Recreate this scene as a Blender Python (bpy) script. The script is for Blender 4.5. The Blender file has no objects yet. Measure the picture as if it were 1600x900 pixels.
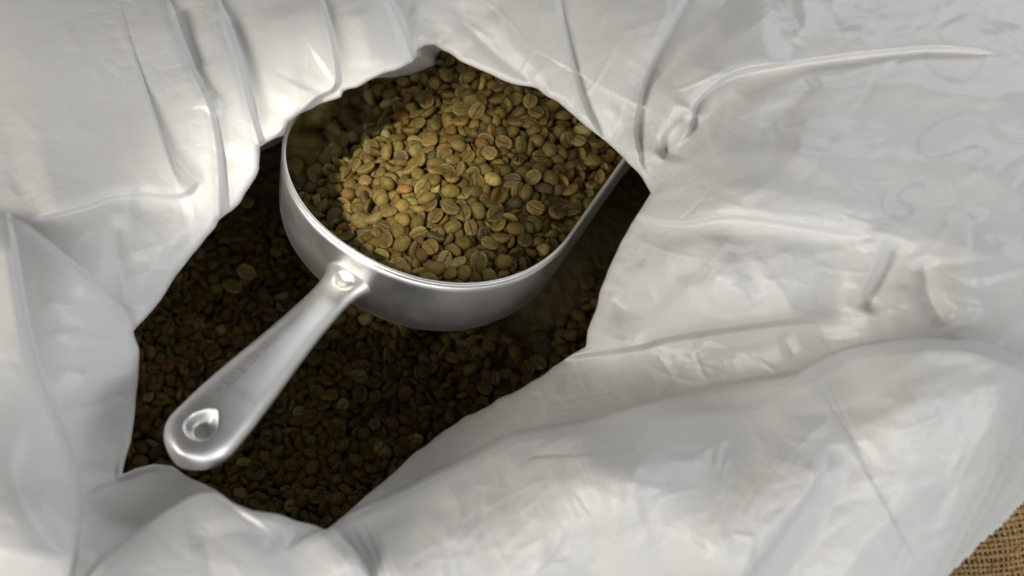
import bpy, bmesh, math, random
import numpy as np

random.seed(11)
RNG = np.random.default_rng(11)
S = 0.01                                   # everything below is measured in centimetres
scene = bpy.context.scene
COL = scene.collection

# ------------------------------------------------------------------ camera, world, lamps, exposure
EL = math.radians(58)
FW = np.array([0, math.cos(EL), -math.sin(EL)])
RT = np.array([1.0, 0, 0])
UP = np.array([0, math.sin(EL), math.cos(EL)])
F_PX = 2222.0                              # 50 mm lens, in pixels of the 1600 px wide photograph
ORIGIN = np.array([-3.81075608, 45.3886934, -60.07637683])    # scoop centre seen from the camera
BASE_Z = 40.0                              # height of the scoop's rim above the floor
CAM = -ORIGIN + np.array([0, 0, BASE_Z])
OFF = np.array([0, 0, BASE_Z])             # scoop centre in world centimetres

cam_d = bpy.data.cameras.new('camera')
cam = bpy.data.objects.new('camera', cam_d)
COL.objects.link(cam)
cam.location = CAM * S
cam.rotation_euler = (math.pi / 2 - EL, 0, 0)
cam_d.lens = 50.0
cam_d.sensor_width = 36.0
cam_d.clip_start = 0.01
cam_d.clip_end = 50
cam_d.dof.use_dof = True
cam_d.dof.focus_distance = 0.752
cam_d.dof.aperture_fstop = 6.0
scene.camera = cam

world = bpy.data.worlds.new('World')
scene.world = world
world.use_nodes = True
bg = world.node_tree.nodes['Background']
bg.inputs[0].default_value = (1.0, 0.95, 0.87, 1)
bg.inputs[1].default_value = 0.10

def area(name, pos, target, sx, sy, power, colour):
    l = bpy.data.lights.new(name, 'AREA')
    l.shape = 'RECTANGLE'; l.size = sx * S; l.size_y = sy * S
    l.energy = power; l.color = colour
    o = bpy.data.objects.new(name, l); COL.objects.link(o)
    p = (np.array(pos) + OFF) * S; t = (np.array(target) + OFF) * S
    o.location = p
    from mathutils import Vector
    o.rotation_euler = Vector(t - p).to_track_quat('-Z', 'Y').to_euler()
    return o
area('window_light', (-125, -88, 74), (0, 0, 0), 150, 56, 20, (1.0, 0.965, 0.90))
area('front_fill', (25, -165, 66), (0, 0, 0), 150, 46, 8.6, (0.95, 0.97, 1.0))  # added low fill lamp, lifts the film slopes that face the camera
area('far_fill', (95, 130, 72), (0, 0, 0), 150, 50, 10, (0.90, 0.95, 1.0))  # added fill lamp opposite the key, evens out contrast on the film
area('side_fill', (150, -85, 70), (0, 0, 0), 120, 50, 9, (0.92, 0.96, 1.0))  # added weak fill lamp, brightens the liner at lower right
sp = bpy.data.lights.new('heap_spot', 'SPOT')  # added narrow spot, brightens the scoop heap and spares the bag
sp.energy = 235; sp.spot_size = math.radians(4.4); sp.spot_blend = 1.0; sp.shadow_soft_size = .045; sp.color = (1.0, .94, .82)
so = bpy.data.objects.new('heap_spot', sp); COL.objects.link(so)
from mathutils import Vector
a_, b_ = (np.array([-58, -74, 132]) + OFF) * S, (np.array([-3.4, -.3, -1.5]) + OFF) * S
so.location = a_; so.rotation_euler = Vector(b_ - a_).to_track_quat('-Z', 'Y').to_euler()

scene.view_settings.view_transform = 'Standard'
scene.view_settings.look = 'None'
scene.view_settings.exposure = -0.08
scene.view_settings.gamma = 1.0
scene.render.engine = 'CYCLES'
scene.cycles.use_denoising = True
scene.cycles.max_bounces = 7
scene.cycles.use_adaptive_sampling = True
scene.cycles.adaptive_threshold = 0.025

# ------------------------------------------------------------------ helpers
def ray_dirs(px):
    px = np.atleast_2d(np.asarray(px, float))
    return FW + RT * ((px[:, 0:1] - 800) / F_PX) + UP * ((450 - px[:, 1:2]) / F_PX)

def at_depth(px, t):
    """point seen at pixel px at depth t (cm from the camera), in world cm"""
    return CAM + ray_dirs(px) * np.asarray(t)[:, None]

def depth_of_z(px, z):
    """depth at which pixel px meets the height z above the scoop's centre"""
    return (ORIGIN[2] + np.asarray(z)) / ray_dirs(px)[:, 2]

def mesh_obj(name, V, F, mats, parent=None, smooth=True, fmat=None):
    me = bpy.data.meshes.new(name)
    V = np.asarray(V, float) * S
    if isinstance(F, np.ndarray):
        n = len(F); k = F.shape[1]
        me.vertices.add(len(V)); me.vertices.foreach_set('co', V.ravel())
        me.loops.add(n * k); me.loops.foreach_set('vertex_index', F.astype(np.int32).ravel())
        me.polygons.add(n)
        me.polygons.foreach_set('loop_start', np.arange(0, n * k, k, dtype=np.int32))
        me.update(calc_edges=True); me.validate()
    else:
        me.from_pydata([tuple(v) for v in V], [], F); me.update()
    if smooth:
        me.polygons.foreach_set('use_smooth', np.ones(len(me.polygons), bool))
    for m in (mats if isinstance(mats, (list, tuple)) else [mats]):
        me.materials.append(m)
    if fmat is not None:
        me.polygons.foreach_set('material_index', np.asarray(fmat, np.int32))
    o = bpy.data.objects.new(name, me)
    COL.objects.link(o)
    if parent:
        o.parent = parent
    return o

def tag(o, label=None, cat=None, group=None, kind=None):
    if label: o['label'] = label
    if cat: o['category'] = cat
    if group: o['group'] = group
    if kind: o['kind'] = kind
    return o

def material(name):
    m = bpy.data.materials.new(name); m.use_nodes = True
    nt = m.node_tree; b = nt.nodes['Principled BSDF']
    return m, nt, b
def node(nt, t, **kw):
    n = nt.nodes.new(t)
    for k, v in kw.items():
        if k in n.inputs: n.inputs[k].default_value = v
        else: setattr(n, k, v)
    return n
def noise(nt, scale, detail=4, rough=.55, vec=None):
    n = node(nt, 'ShaderNodeTexNoise', Scale=scale, Detail=detail, Roughness=rough)
    if vec is not None: nt.links.new(vec, n.inputs['Vector'])
    return n
def ramp(nt, fac, stops):
    r = nt.nodes.new('ShaderNodeValToRGB'); e = r.color_ramp.elements
    while len(e) < len(stops): e.new(.5)
    for el, (p, c) in zip(e, stops):
        el.position = p; el.color = (*c, 1) if len(c) == 3 else c
    nt.links.new(fac, r.inputs[0]); return r
def bump(nt, b, h, strength, dist, prev=None):
    n = node(nt, 'ShaderNodeBump', Strength=strength, Distance=dist)
    nt.links.new(h, n.inputs['Height'])
    if prev is not None: nt.links.new(prev.outputs[0], n.inputs['Normal'])
    nt.links.new(n.outputs[0], b.inputs['Normal']); return n

# ------------------------------------------------------------------ materials
def bean_material(name, src):
    m, nt, b = material(name)
    tc = nt.nodes.new('ShaderNodeNewGeometry')
    if src == 'object':
        c = nt.nodes.new('ShaderNodeObjectInfo').outputs['Color']
    else:
        c = node(nt, 'ShaderNodeAttribute', attribute_name='bean_colour').outputs['Color']
    n1 = noise(nt, 420, 5, .6, tc.outputs['Position'])
    n2 = noise(nt, 1500, 3, .6, tc.outputs['Position'])
    r1 = ramp(nt, n1.outputs[0], [(.3, (.62, .58, .52)), (.55, (1, 1, 1)), (.75, (1.25, 1.2, 1.05))])
    mx = node(nt, 'ShaderNodeMix', data_type='RGBA', blend_type='MULTIPLY'); mx.inputs[0].default_value = 1
    nt.links.new(c, mx.inputs[6]); nt.links.new(r1.outputs[0], mx.inputs[7])
    # groove mixed towards a darker brown (a per-vertex mark made with the shape)
    g = node(nt, 'ShaderNodeAttribute', attribute_name='groove')
    mg = node(nt, 'ShaderNodeMix', data_type='RGBA', blend_type='MIX')
    nt.links.new(g.outputs['Fac'], mg.inputs[0]); nt.links.new(mx.outputs[2], mg.inputs[6])
    mg.inputs[7].default_value = (.10, .065, .03, 1)
    ng = node(nt, 'ShaderNodeMath', operation='MULTIPLY', use_clamp=True); ng.inputs[1].default_value = -1
    nt.links.new(g.outputs['Fac'], ng.inputs[0])
    me_ = node(nt, 'ShaderNodeMix', data_type='RGBA', blend_type='MIX')              # paler rim of the flat face
    nt.links.new(ng.outputs[0], me_.inputs[0]); nt.links.new(mg.outputs[2], me_.inputs[6]); me_.inputs[7].default_value = (.36, .29, .13, 1)
    nt.links.new(me_.outputs[2], b.inputs['Base Color'])
    b.inputs['Roughness'].default_value = .48
    b.inputs['Specular IOR Level'].default_value = .17
    bp = bump(nt, b, n1.outputs[0], .4, .0006)
    bump(nt, b, n2.outputs[0], .25, .0002, bp)
    return m
M_BEAN = bean_material('bean_skin', 'object')
M_BEANS = bean_material('bean_skin_mass', 'attribute')

def metal(name, rough, streak):
    m, nt, b = material(name)
    b.inputs['Base Color'].default_value = (.80, .79, .77, 1); b.inputs['Metallic'].default_value = 1
    tc = nt.nodes.new('ShaderNodeTexCoord')
    mp = node(nt, 'ShaderNodeMapping'); mp.inputs['Scale'].default_value = (1, 1, streak)
    nt.links.new(tc.outputs['Object'], mp.inputs[0])
    n = noise(nt, 300, 6, .65, mp.outputs[0]); n2 = noise(nt, 35, 4, .6, tc.outputs['Object'])
    mr = node(nt, 'ShaderNodeMapRange'); mr.inputs[3].default_value = rough * .62; mr.inputs[4].default_value = rough * 1.5
    nt.links.new(n2.outputs[0], mr.inputs[0]); nt.links.new(mr.outputs[0], b.inputs['Roughness'])
    bump(nt, b, n.outputs[0], .08, .0002)
    return m
M_METAL = metal('brushed_aluminium', .40, 6)
M_POLISH = metal('polished_aluminium', .13, 3)
M_CAST = metal('cast_aluminium', .40, 1)
M_STAMP, _, _b = material('stamped_mark')
_b.inputs['Base Color'].default_value = (.64, .625, .61, 1); _b.inputs['Metallic'].default_value = 1; _b.inputs['Roughness'].default_value = .5

M_BAG, nt, b = material('white_plastic_film')
tc = nt.nodes.new('ShaderNodeNewGeometry')
n0 = noise(nt, 5, 3, .5, tc.outputs['Position'])
r0 = ramp(nt, n0.outputs[0], [(.35, (.74, .72, .68)), (.65, (.77, .76, .74))])
nt.links.new(r0.outputs[0], b.inputs['Base Color'])
b.inputs['Roughness'].default_value = .42
b.inputs['Specular IOR Level'].default_value = .4
b.inputs['Coat Weight'].default_value = .22
b.inputs['Coat Roughness'].default_value = .15
n1 = noise(nt, 55, 4, .55, tc.outputs['Position'])
n2 = noise(nt, 260, 5, .6, tc.outputs['Position'])
bp = bump(nt, b, n1.outputs[0], .14, .0022)
bp = bump(nt, b, n2.outputs[0], .25, .0005, bp)
def crinkle(scale, dist, strength, prev):
    dn = noise(nt, scale * .45, 3, .5, tc.outputs['Position'])
    va = node(nt, 'ShaderNodeVectorMath', operation='MULTIPLY_ADD'); va.inputs[1].default_value = (.9 / scale,) * 3
    nt.links.new(dn.outputs['Color'], va.inputs[0]); nt.links.new(tc.outputs['Position'], va.inputs[2])
    vo = node(nt, 'ShaderNodeTexVoronoi', feature='DISTANCE_TO_EDGE'); vo.inputs['Scale'].default_value = scale
    nt.links.new(va.outputs[0], vo.inputs['Vector'])
    mk = noise(nt, 14, 2, .5, tc.outputs['Position']); mr = ramp(nt, mk.outputs[0], [(.46, (0, 0, 0)), (.72, (1, 1, 1))])
    mu = node(nt, 'ShaderNodeMath', operation='MULTIPLY'); nt.links.new(vo.outputs['Distance'], mu.inputs[0]); nt.links.new(mr.outputs[0], mu.inputs[1])
    return bump(nt, b, mu.outputs[0], strength, dist, prev)
bp = crinkle(70, .004, .34, bp)
crinkle(160, .0018, .22, bp)
tr = node(nt, 'ShaderNodeBsdfTranslucent'); nt.links.new(r0.outputs[0], tr.inputs[0])
ms = node(nt, 'ShaderNodeMixShader'); ms.inputs[0].default_value = .0
out = nt.nodes['Material Output']
nt.links.new(b.outputs[0], ms.inputs[1]); nt.links.new(tr.outputs[0], ms.inputs[2]); nt.links.new(ms.outputs[0], out.inputs[0])

M_INK, nt, b = material('faded_blue_print')
b.inputs['Base Color'].default_value = (.66, .695, .715, 1); b.inputs['Roughness'].default_value = .35
M_JUTE, nt, b = material('jute_thread')
tc = nt.nodes.new('ShaderNodeNewGeometry')
n1 = noise(nt, 900, 5, .7, tc.outputs['Position']); n2 = noise(nt, 60, 3, .6, tc.outputs['Position'])
r1 = ramp(nt, n1.outputs[0], [(.3, (.34, .21, .085)), (.7, (.62, .43, .21))])
r2 = ramp(nt, n2.outputs[0], [(.3, (.75, .72, .66)), (.7, (1.1, 1.08, 1))])
mx = node(nt, 'ShaderNodeMix', data_type='RGBA', blend_type='MULTIPLY'); mx.inputs[0].default_value = 1
nt.links.new(r1.outputs[0], mx.inputs[6]); nt.links.new(r2.outputs[0], mx.inputs[7]); nt.links.new(mx.outputs[2], b.inputs['Base Color'])
b.inputs['Roughness'].default_value = .85; bump(nt, b, n1.outputs[0], .6, .0006)
M_SACK, nt, b = material('jute_cloth')
tc = nt.nodes.new('ShaderNodeNewGeometry')
n1 = noise(nt, 500, 5, .7, tc.outputs['Position'])
r1 = ramp(nt, n1.outputs[0], [(.35, (.10, .055, .02)), (.7, (.26, .16, .07))])
nt.links.new(r1.outputs[0], b.inputs['Base Color']); b.inputs['Roughness'].default_value = .9
bump(nt, b, n1.outputs[0], .6, .001)

# ------------------------------------------------------------------ plastic liner: relief of the folded film
LIP = [(680,71,1.5),(720,95,1.5),(760,115,1.5),(800,130,1.5),(838,140,1.5),(870,158,1.4),(900,184,1.2),(925,206,1.0),(948,222,.8),(975,246,.6),(1000,277,.7),(1018,301,.8),
       (1003,325,.5),(985,350,0),(970,378,-.8),(957,405,-1.4),(943,440,-2.2),(930,480,-3),(921,512,-3.8),(914,540,-4.6),(880,562,-5),(842,590,-5.2),(768,630,-5.4),(730,650,-5.4),(694,672,-5.4),
       (636,718,-5),(576,772,-4.2),(540,803,-2.4),(509,827,0),(470,815,1),(430,803,1.4),(395,797,1.5),(360,783,1.3),(335,766,.6),(300,746,0),(270,729,-.6),(240,725,-1.2),(210,732,-1.8),(191,742,-2.4),
       (197,715,-2.2),(205,690,-1.6),(212,640,-1),(216,590,-.4),(217,545,0),(211,516,.2),(228,497,.3),(250,470,.6),(280,425,1),(312,385,1.4),(338,352,1.8),(343,345,2.0),(364,328,2.2),(383,305,2.4),(398,280,2.6),(405,262,2.8),(406,230,3),(425,220,3),
       (442,210,3),(452,192,3),(466,181,3),(480,172,3),(500,163,3),(520,157,2.9),(533,152,2.9),(537,144,2.9),(570,130,2.8),(605,114,2.7),(628,105,2.65),(646,97,2.5),(651,80,2.0),(664,73,1.6)]
LIP = np.array(LIP, float)
CEN = np.array([600.0, 400.0])
lang = np.arctan2(LIP[:, 1] - CEN[1], LIP[:, 0] - CEN[0])
order = np.argsort(lang); lang = lang[order]; LIPS = LIP[order]
lrad = np.hypot(LIPS[:, 0] - CEN[0], LIPS[:, 1] - CEN[1])

CTRL = [(0,0,5),(200,150,4.6),(100,270,4.6),(400,50,4.2),(330,250,3.6),(250,420,2.2),(120,450,3.8),(0,600,4.4),(150,600,1.4),(50,800,4.5),(160,700,-.6),(150,800,1),(250,800,1),(280,880,2.6),(420,860,2.2),(-250,-250,0),(-300,500,3.4),
        (600,-100,4),(560,40,4),(700,20,2.7),(800,0,3.1),(880,80,2.5),(1000,50,3.5),(1200,100,5),(1300,300,5),(1100,330,3.8),(1080,440,2.2),(1200,450,3),(1000,480,-1.5),(1150,560,-.8),(1000,575,-2.8),(840,650,-3.4),(650,750,-4.2),(740,703,-3.9),(940,622,-2.8),(1060,598,-2.2),(1300,530,1.6),(1450,300,5),
        (1600,100,4),(1500,450,4.2),(700,830,.2),(600,850,-.6),(860,740,1.4),(1000,720,2.4),(750,850,.8),(900,850,1.8),(1200,800,2.8),(1400,640,4.5),(1500,700,3.6),(1600,600,3),(1560,810,.6),(1490,880,.6),(1850,1150,-6),
        (1850,-250,0),(700,1150,-3.5),(1150,1100,-3),(-250,1150,-2),(1850,500,0),(1200,-250,2),(300,-250,2)]
cp = np.array([(x, y) for x, y, z in CTRL] + [(x, y) for x, y, z in LIP[::2]], float)
cz = np.array([z for x, y, z in CTRL] + [z for x, y, z in LIP[::2]], float)
def tps_k(r): return np.where(r > 0, r * r * np.log(np.maximum(r, 1e-9)), 0)
K = tps_k(np.hypot(cp[:, None, 0] - cp[None, :, 0], cp[:, None, 1] - cp[None, :, 1]) / 300)
nC = len(cp); A = np.zeros((nC + 3, nC + 3)); A[:nC, :nC] = K + .03 * np.eye(nC)
A[:nC, nC] = 1; A[:nC, nC + 1:] = cp / 300; A[nC:, :nC] = A[:nC, nC:].T
WT = np.linalg.solve(A, np.r_[cz, 0, 0, 0])
def base_z(px):
    px = np.asarray(px, float); out = np.empty(len(px))
    for a in range(0, len(px), 60000):
        q = px[a:a + 60000]
        k = tps_k(np.hypot(q[:, None, 0] - cp[None, :, 0], q[:, None, 1] - cp[None, :, 1]) / 300)
        out[a:a + 60000] = k @ WT[:nC] + WT[nC] + q @ WT[nC + 1:] / 300
    return out

def smooth(t):
    t = np.clip(t, 0, 1); return t * t * (3 - 2 * t)

# every fold: (kind, height cm, reach on the high side, reach on the low side, trace)
# 'R'/'L': film overlaps like a pleat, the high side being to the right/left of the trace; 'ridge'; 'valley'; 'crease'
FOLDS = [
 ('R', .9, 70, 34, [(246,-40),(256,0),(276,60),(296,108),(312,140),(324,168),(332,200),(340,256),(342,345)]),
 ('R', .8, 42, 30, [(324,-40),(334,0),(352,44),(368,92),(380,140),(394,192),(406,232)]),
 ('R', .7, 50, 26, [(486,-40),(496,0),(512,52),(522,104),(520,134),(494,149),(466,176)]),
 ('R', .8, 60, 30, [(590,-40),(604,0),(624,40),(640,84),(645,99)]),
 ('valley', .35, 16, 16, [(285,0),(300,60),(318,110)]),
 ('valley', .45, 14, 14, [(352,10),(378,70),(398,140),(410,200)]),
 ('R', .35, 22, 12, [(312,140),(328,150),(340,166),(330,182)]),
 ('valley', .35, 22, 22, [(470,140),(485,110),(505,95)]),
 ('ridge', .3, 22, 22, [(300,20),(330,110),(355,190),(370,260)]),
 ('ridge', .35, 30, 30, [(430,0),(450,70),(460,130),(440,180)]),
 ('ridge', .3, 24, 24, [(560,10),(575,70),(580,110)]),
 ('L', .9, 90, 34, [(40,340),(132,318),(172,304),(224,299),(280,302),(306,282),(322,268)]),
 ('valley', .4, 26, 26, [(200,325),(250,330),(300,318)]),
 ('valley', .5, 12, 18, [(183,330),(184,387),(187,430),(202,508)]),
 ('R', 1.1, 80, 34, [(-40,330),(0,345),(40,360),(100,411),(153,452),(193,490),(214,524)]),
 ('crease', .16, 14, 14, [(215,480),(235,420),(270,370),(330,340)]),
 ('crease', .14, 12, 12, [(200,400),(240,385),(290,380)]),
 ('crease', .12, 10, 10, [(190,440),(230,425),(285,418)]),
 ('crease', .15, 10, 10, [(60,470),(120,480),(200,505)]),
 ('crease', .12, 9, 9, [(70,520),(130,525),(210,545)]),
 ('valley', .35, 10, 16, [(93,646),(153,630),(207,607)]),
 ('crease', .14, 9, 9, [(120,580),(165,590),(214,582)]),
 ('R', 1.9, 110, 40, [(6,320),(14,370),(24,430),(40,520),(67,610),(93,665),(110,711),(119,753),(115,833),(100,940)]),
 ('L', .5, 40, 16, [(187,744),(227,728),(267,728),(310,746),(362,782)]),
 ('valley', .5, 14, 14, [(117,739),(150,739),(190,744)]),
 ('ridge', .3, 22, 22, [(190,800),(215,765),(245,742)]),
 ('valley', .3, 16, 16, [(255,745),(235,790),(215,830)]),
 ('R', 2.0, 100, 34, [(90,985),(120,940),(160,882),(200,847),(267,797),(322,771),(362,784),(400,797),(470,815),(509,828),(532,852),(552,872),(590,930)]),
 ('valley', .3, 22, 22, [(290,850),(380,830),(450,850)]),
 # inner wall and the long fold in front of the opening
 ('R', 4.2, 150, 60, [(440,866),(500,832),(560,798),(624,773),(680,745),(740,717),(800,685),(832,678),(920,664),(960,650),(1040,626),(1140,605),(1240,590),(1264,578),(1308,557),(1360,545),(1460,538),(1540,548),(1640,590),(1720,640)]),
 ('R', 1.0, 110, 40, [(820,716),(850,700),(900,676),(960,664),(1080,655),(1170,645),(1216,622),(1270,585),(1330,560)]),
 ('ridge', .8, 60, 44, [(1100,940),(1140,840),(1210,740),(1290,640)]),
 ('ridge', .4, 46, 46, [(620,960),(660,880),(720,810),(800,760)]),
 ('valley', .22, 14, 14, [(560,840),(640,800),(720,790)]),
 ('crease', .22, 24, 24, [(640,810),(690,790),(745,760),(800,735)]),
 ('crease', .2, 16, 16, [(690,745),(720,800),(700,860)]),
 ('ridge', .5, 60, 46, [(852,940),(850,860),(846,790),(832,740),(806,732),(816,705),(830,690)]),
 ('ridge', .35, 40, 40, [(830,690),(905,694),(960,740),(1040,766)]),
 ('ridge', .45, 70, 44, [(1048,856),(1078,828),(1064,796),(1040,766),(960,742),(905,694)]),
 ('valley', .3, 30, 30, [(920,950),(935,880),(930,820)]),
 ('R', .8, 60, 44, [(1290,690),(1272,750),(1240,800),(1180,880),(1130,960)]),
 ('ridge', .3, 36, 30, [(1130,940),(1180,880),(1240,800),(1272,750),(1290,690)]),
 ('valley', .4, 26, 26, [(1200,940),(1260,860),(1320,760),(1362,690)]),
 ('ridge', .3, 60, 30, [(1384,770),(1374,730),(1366,680),(1352,640)]),
 ('ridge', .35, 40, 34, [(1300,940),(1350,860),(1400,790),(1440,730)]),
 ('ridge', .35, 50, 40, [(1416,590),(1450,630),(1500,690),(1530,712),(1592,722)]),
 ('ridge', .3, 34, 34, [(1528,580),(1544,620),(1570,670),(1592,722)]),
 ('valley', .2, 14, 14, [(1440,574),(1480,571),(1530,571)]),
 ('valley', .25, 24, 24, [(1540,560),(1600,580),(1680,570)]),
 # right of the opening
 ('L', 1.2, 80, 30, [(900,552),(955,545),(1000,538),(1040,526),(1140,510),(1240,497),(1316,500)]),
 ('ridge', .8, 44, 40, [(912,540),(985,505),(1040,478),(1070,455),(1110,440),(1180,420)]),
 ('valley', .8, 30, 26, [(950,470),(1000,490),(1040,460),(1068,430),(1120,425)]),
 ('crease', .25, 14, 14, [(992,410),(1010,440),(1025,480)]),
 ('crease', .2, 12, 12, [(965,400),(975,440),(985,480)]),
 ('L', 1.0, 70, 40, [(960,318),(990,330),(1060,345),(1140,335),(1230,345),(1300,356),(1370,366)]),
 ('valley', .4, 20, 34, [(1000,368),(1090,366),(1200,368),(1300,380),(1360,400)]),
 ('ridge', .35, 28, 24, [(1020,405),(1080,385),(1110,382),(1140,400)]),
 ('valley', 1.0, 14, 24, [(1354,492),(1366,465),(1380,436),(1394,405),(1406,370)]),
 ('ridge', .7, 22, 26, [(1340,480),(1352,440),(1372,390),(1384,340)]),
 ('valley', .6, 14, 22, [(1478,512),(1460,480),(1448,450),(1442,400)]),
 ('ridge', .7, 26, 34, [(1500,512),(1510,460),(1516,400),(1510,320)]),
 ('crease', .16, 14, 14, [(1146,440),(1165,460),(1178,482)]),
 ('crease', .12, 12, 12, [(1200,430),(1225,460),(1240,490)]),
 ('R', 1.0, 70, 40, [(1090,-80),(1074,-40),(1062,0),(1040,48),(1010,112),(996,160),(990,208),(1000,262),(1016,300)]),
 ('valley', 1.3, 26, 20, [(1170,-90),(1150,-30),(1132,8),(1104,40),(1076,70),(1046,100),(1014,136),(1004,180),(1008,240)]),
 ('ridge', .4, 16, 20, [(1120,80),(1060,120),(1010,160),(1004,200),(1010,250),(1020,295)]),
 ('L', .5, 30, 20, [(1028,258),(1032,230),(1034,208),(1050,190),(1080,162)]),
 ('valley', 1.0, 11, 16, [(1076,170),(1060,196),(1044,226),(1036,250)]),
 ('L', 1.1, 80, 44, [(1040,240),(1075,200),(1084,160),(1132,118),(1190,103),(1248,93)]),
 ('L', .9, 80, 44, [(1060,190),(1090,150),(1150,108),(1248,93),(1360,78),(1480,70),(1600,84)]),
 ('valley', .28, 20, 40, [(1140,130),(1250,106),(1360,90)]),
 ('ridge', .25, 40, 26, [(1100,236),(1132,230),(1152,246),(1168,272),(1184,322)]),
 ('valley', .45, 14, 30, [(1200,212),(1222,184),(1240,162),(1280,122)]),
 ('crease', .25, 16, 16, [(1208,202),(1250,198),(1300,202),(1334,212)]),
 ('ridge', .55, 36, 30, [(1216,222),(1300,272),(1350,310),(1384,344)]),
 ('ridge', .25, 22, 22, [(1344,185),(1360,210),(1380,232)]),
 ('valley', .3, 26, 26, [(1400,240),(1440,250),(1500,225),(1560,180)]),
 ('ridge', .35, 22, 30, [(1510,262),(1560,280),(1610,320)]),
 ('crease', .25, 20, 20, [(1420,160),(1500,150),(1600,165)]),
 ('ridge', .25, 20, 20, [(1200,40),(1290,62),(1380,50)]),
 ('crease', .3, 20, 20, [(1250,-20),(1260,30),(1240,70)]),
 ('crease', .25, 18, 18, [(1310,-20),(1300,30),(1330,66)]),
 ('ridge', .55, 40, 26, [(1030,300),(1120,290),(1220,300),(1330,330),(1480,380),(1700,440)]),
 ('ridge', .55, 34, 24, [(1040,270),(1150,240),(1280,240),(1420,260),(1600,250)]),
 ('ridge', .5, 26, 36, [(1100,180),(1220,150),(1380,130),(1560,140),(1700,120)]),
 ('ridge', .3, 40, 30, [(1100,60),(1200,30),(1300,-20)]),
 ('R', .7, 60, 30, [(862,-40),(866,0),(876,50),(898,128),(912,170),(930,206)]),
 ('valley', .3, 10, 20, [(700,0),(740,50),(784,90),(846,142)]),
 ('ridge', .35, 24, 24, [(760,20),(800,70),(860,130)]),
 ('ridge', .45, 34, 34, [(960,-20),(955,60),(950,140),(965,210)]),
 ('crease', .2, 14, 14, [(640,60),(662,55),(684,72)]),
 ('ridge', .3, 22, 22, [(640,10),(690,30),(730,80)]),
]
SOFT = {'valley': -1, 'ridge': 1}

def trace_dist(px, tr):
    """distance to a trace, its side (+ right of travel) and the share of its length"""
    tr = np.asarray(tr, float); best = np.full(len(px), 1e9); side = np.zeros(len(px)); s = np.zeros(len(px))
    L = np.r_[0, np.cumsum(np.hypot(*np.diff(tr, axis=0).T))]
    for a, b, l0, l1 in zip(tr[:-1], tr[1:], L[:-1], L[1:]):
        ab = b - a; q = px - a
        t = np.clip((q @ ab) / (ab @ ab), 0, 1)
        d = np.hypot(*(q - t[:, None] * ab).T)
        m = d < best
        best[m] = d[m]; side[m] = np.sign(ab[0] * q[m, 1] - ab[1] * q[m, 0]); s[m] = (l0 + t[m] * (l1 - l0)) / L[-1]
    return best, side, s

def spline(tr, n=7):
    """a smooth curve through a trace (Catmull-Rom)"""
    P = np.asarray(tr, float); P = np.vstack([2 * P[0] - P[1], P, 2 * P[-1] - P[-2]]); o = []
    for i in range(1, len(P) - 2):
        for t in np.arange(n) / n:
            o.append(.5 * (2 * P[i] + (P[i + 1] - P[i - 1]) * t + (2 * P[i - 1] - 5 * P[i] + 4 * P[i + 1] - P[i + 2]) * t * t + (3 * P[i] - P[i - 1] - 3 * P[i + 1] + P[i + 2]) * t ** 3))
    o.append(P[-2]); return np.array(o)

def relief(px):
    h = np.zeros(len(px))
    for kind, amp, wh, wl, tr in FOLDS:
        tr = np.array(tr, float)
        for e0, e1, at0 in ((0, 1, True), (-1, -2, False)):          # a pleat that reaches the lip runs on under it
            if kind in 'RL' and np.hypot(*(LIP[:, :2] - tr[e0]).T).min() < 24 and tr[e0, 0] < 960:
                t_ = tr[e0] - tr[e1]; t_ = tr[e0] + t_ / np.hypot(*t_) * 90
                tr = np.vstack([t_, tr]) if at0 else np.vstack([tr, t_])
        tr = spline(tr, 4)
        reach = 4.6 * max(wh, wl)
        m = np.where((px[:, 0] > tr[:, 0].min() - reach) & (px[:, 0] < tr[:, 0].max() + reach) & (px[:, 1] > tr[:, 1].min() - reach) & (px[:, 1] < tr[:, 1].max() + reach))[0]
        if not len(m): continue
        amp, wh, wl = amp * .8, wh * 1.15, wl * 1.15
        d, sd, s = trace_dist(px[m], tr)
        tape = smooth(np.minimum(s, 1 - s) / (.18 if amp < 1.4 else .12))
        if kind in 'RL':
            sd = sd if kind == 'R' else -sd
            hi = sd > 0
            g = np.where(hi, np.exp(-(d / (1.25 * wh)) ** 1.5) * (1 - .12 * np.exp(-(d / 7) ** 2)),
                         (.88 * (1 - smooth(d / (11 if amp < 1 else 8)))) - .22 * smooth(d / 11) * np.exp(-(d / wl) ** 1.5))
            h[m] += amp * tape * g
        elif kind in SOFT:
            w = np.where(sd > 0, wh, wl)
            h[m] += SOFT[kind] * amp * tape * np.exp(-(d / w) ** 1.6)
        else:
            h[m] += amp * tape * np.maximum(0, 1 - d / (1.6 * wh)) ** 1.4
    return h

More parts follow.
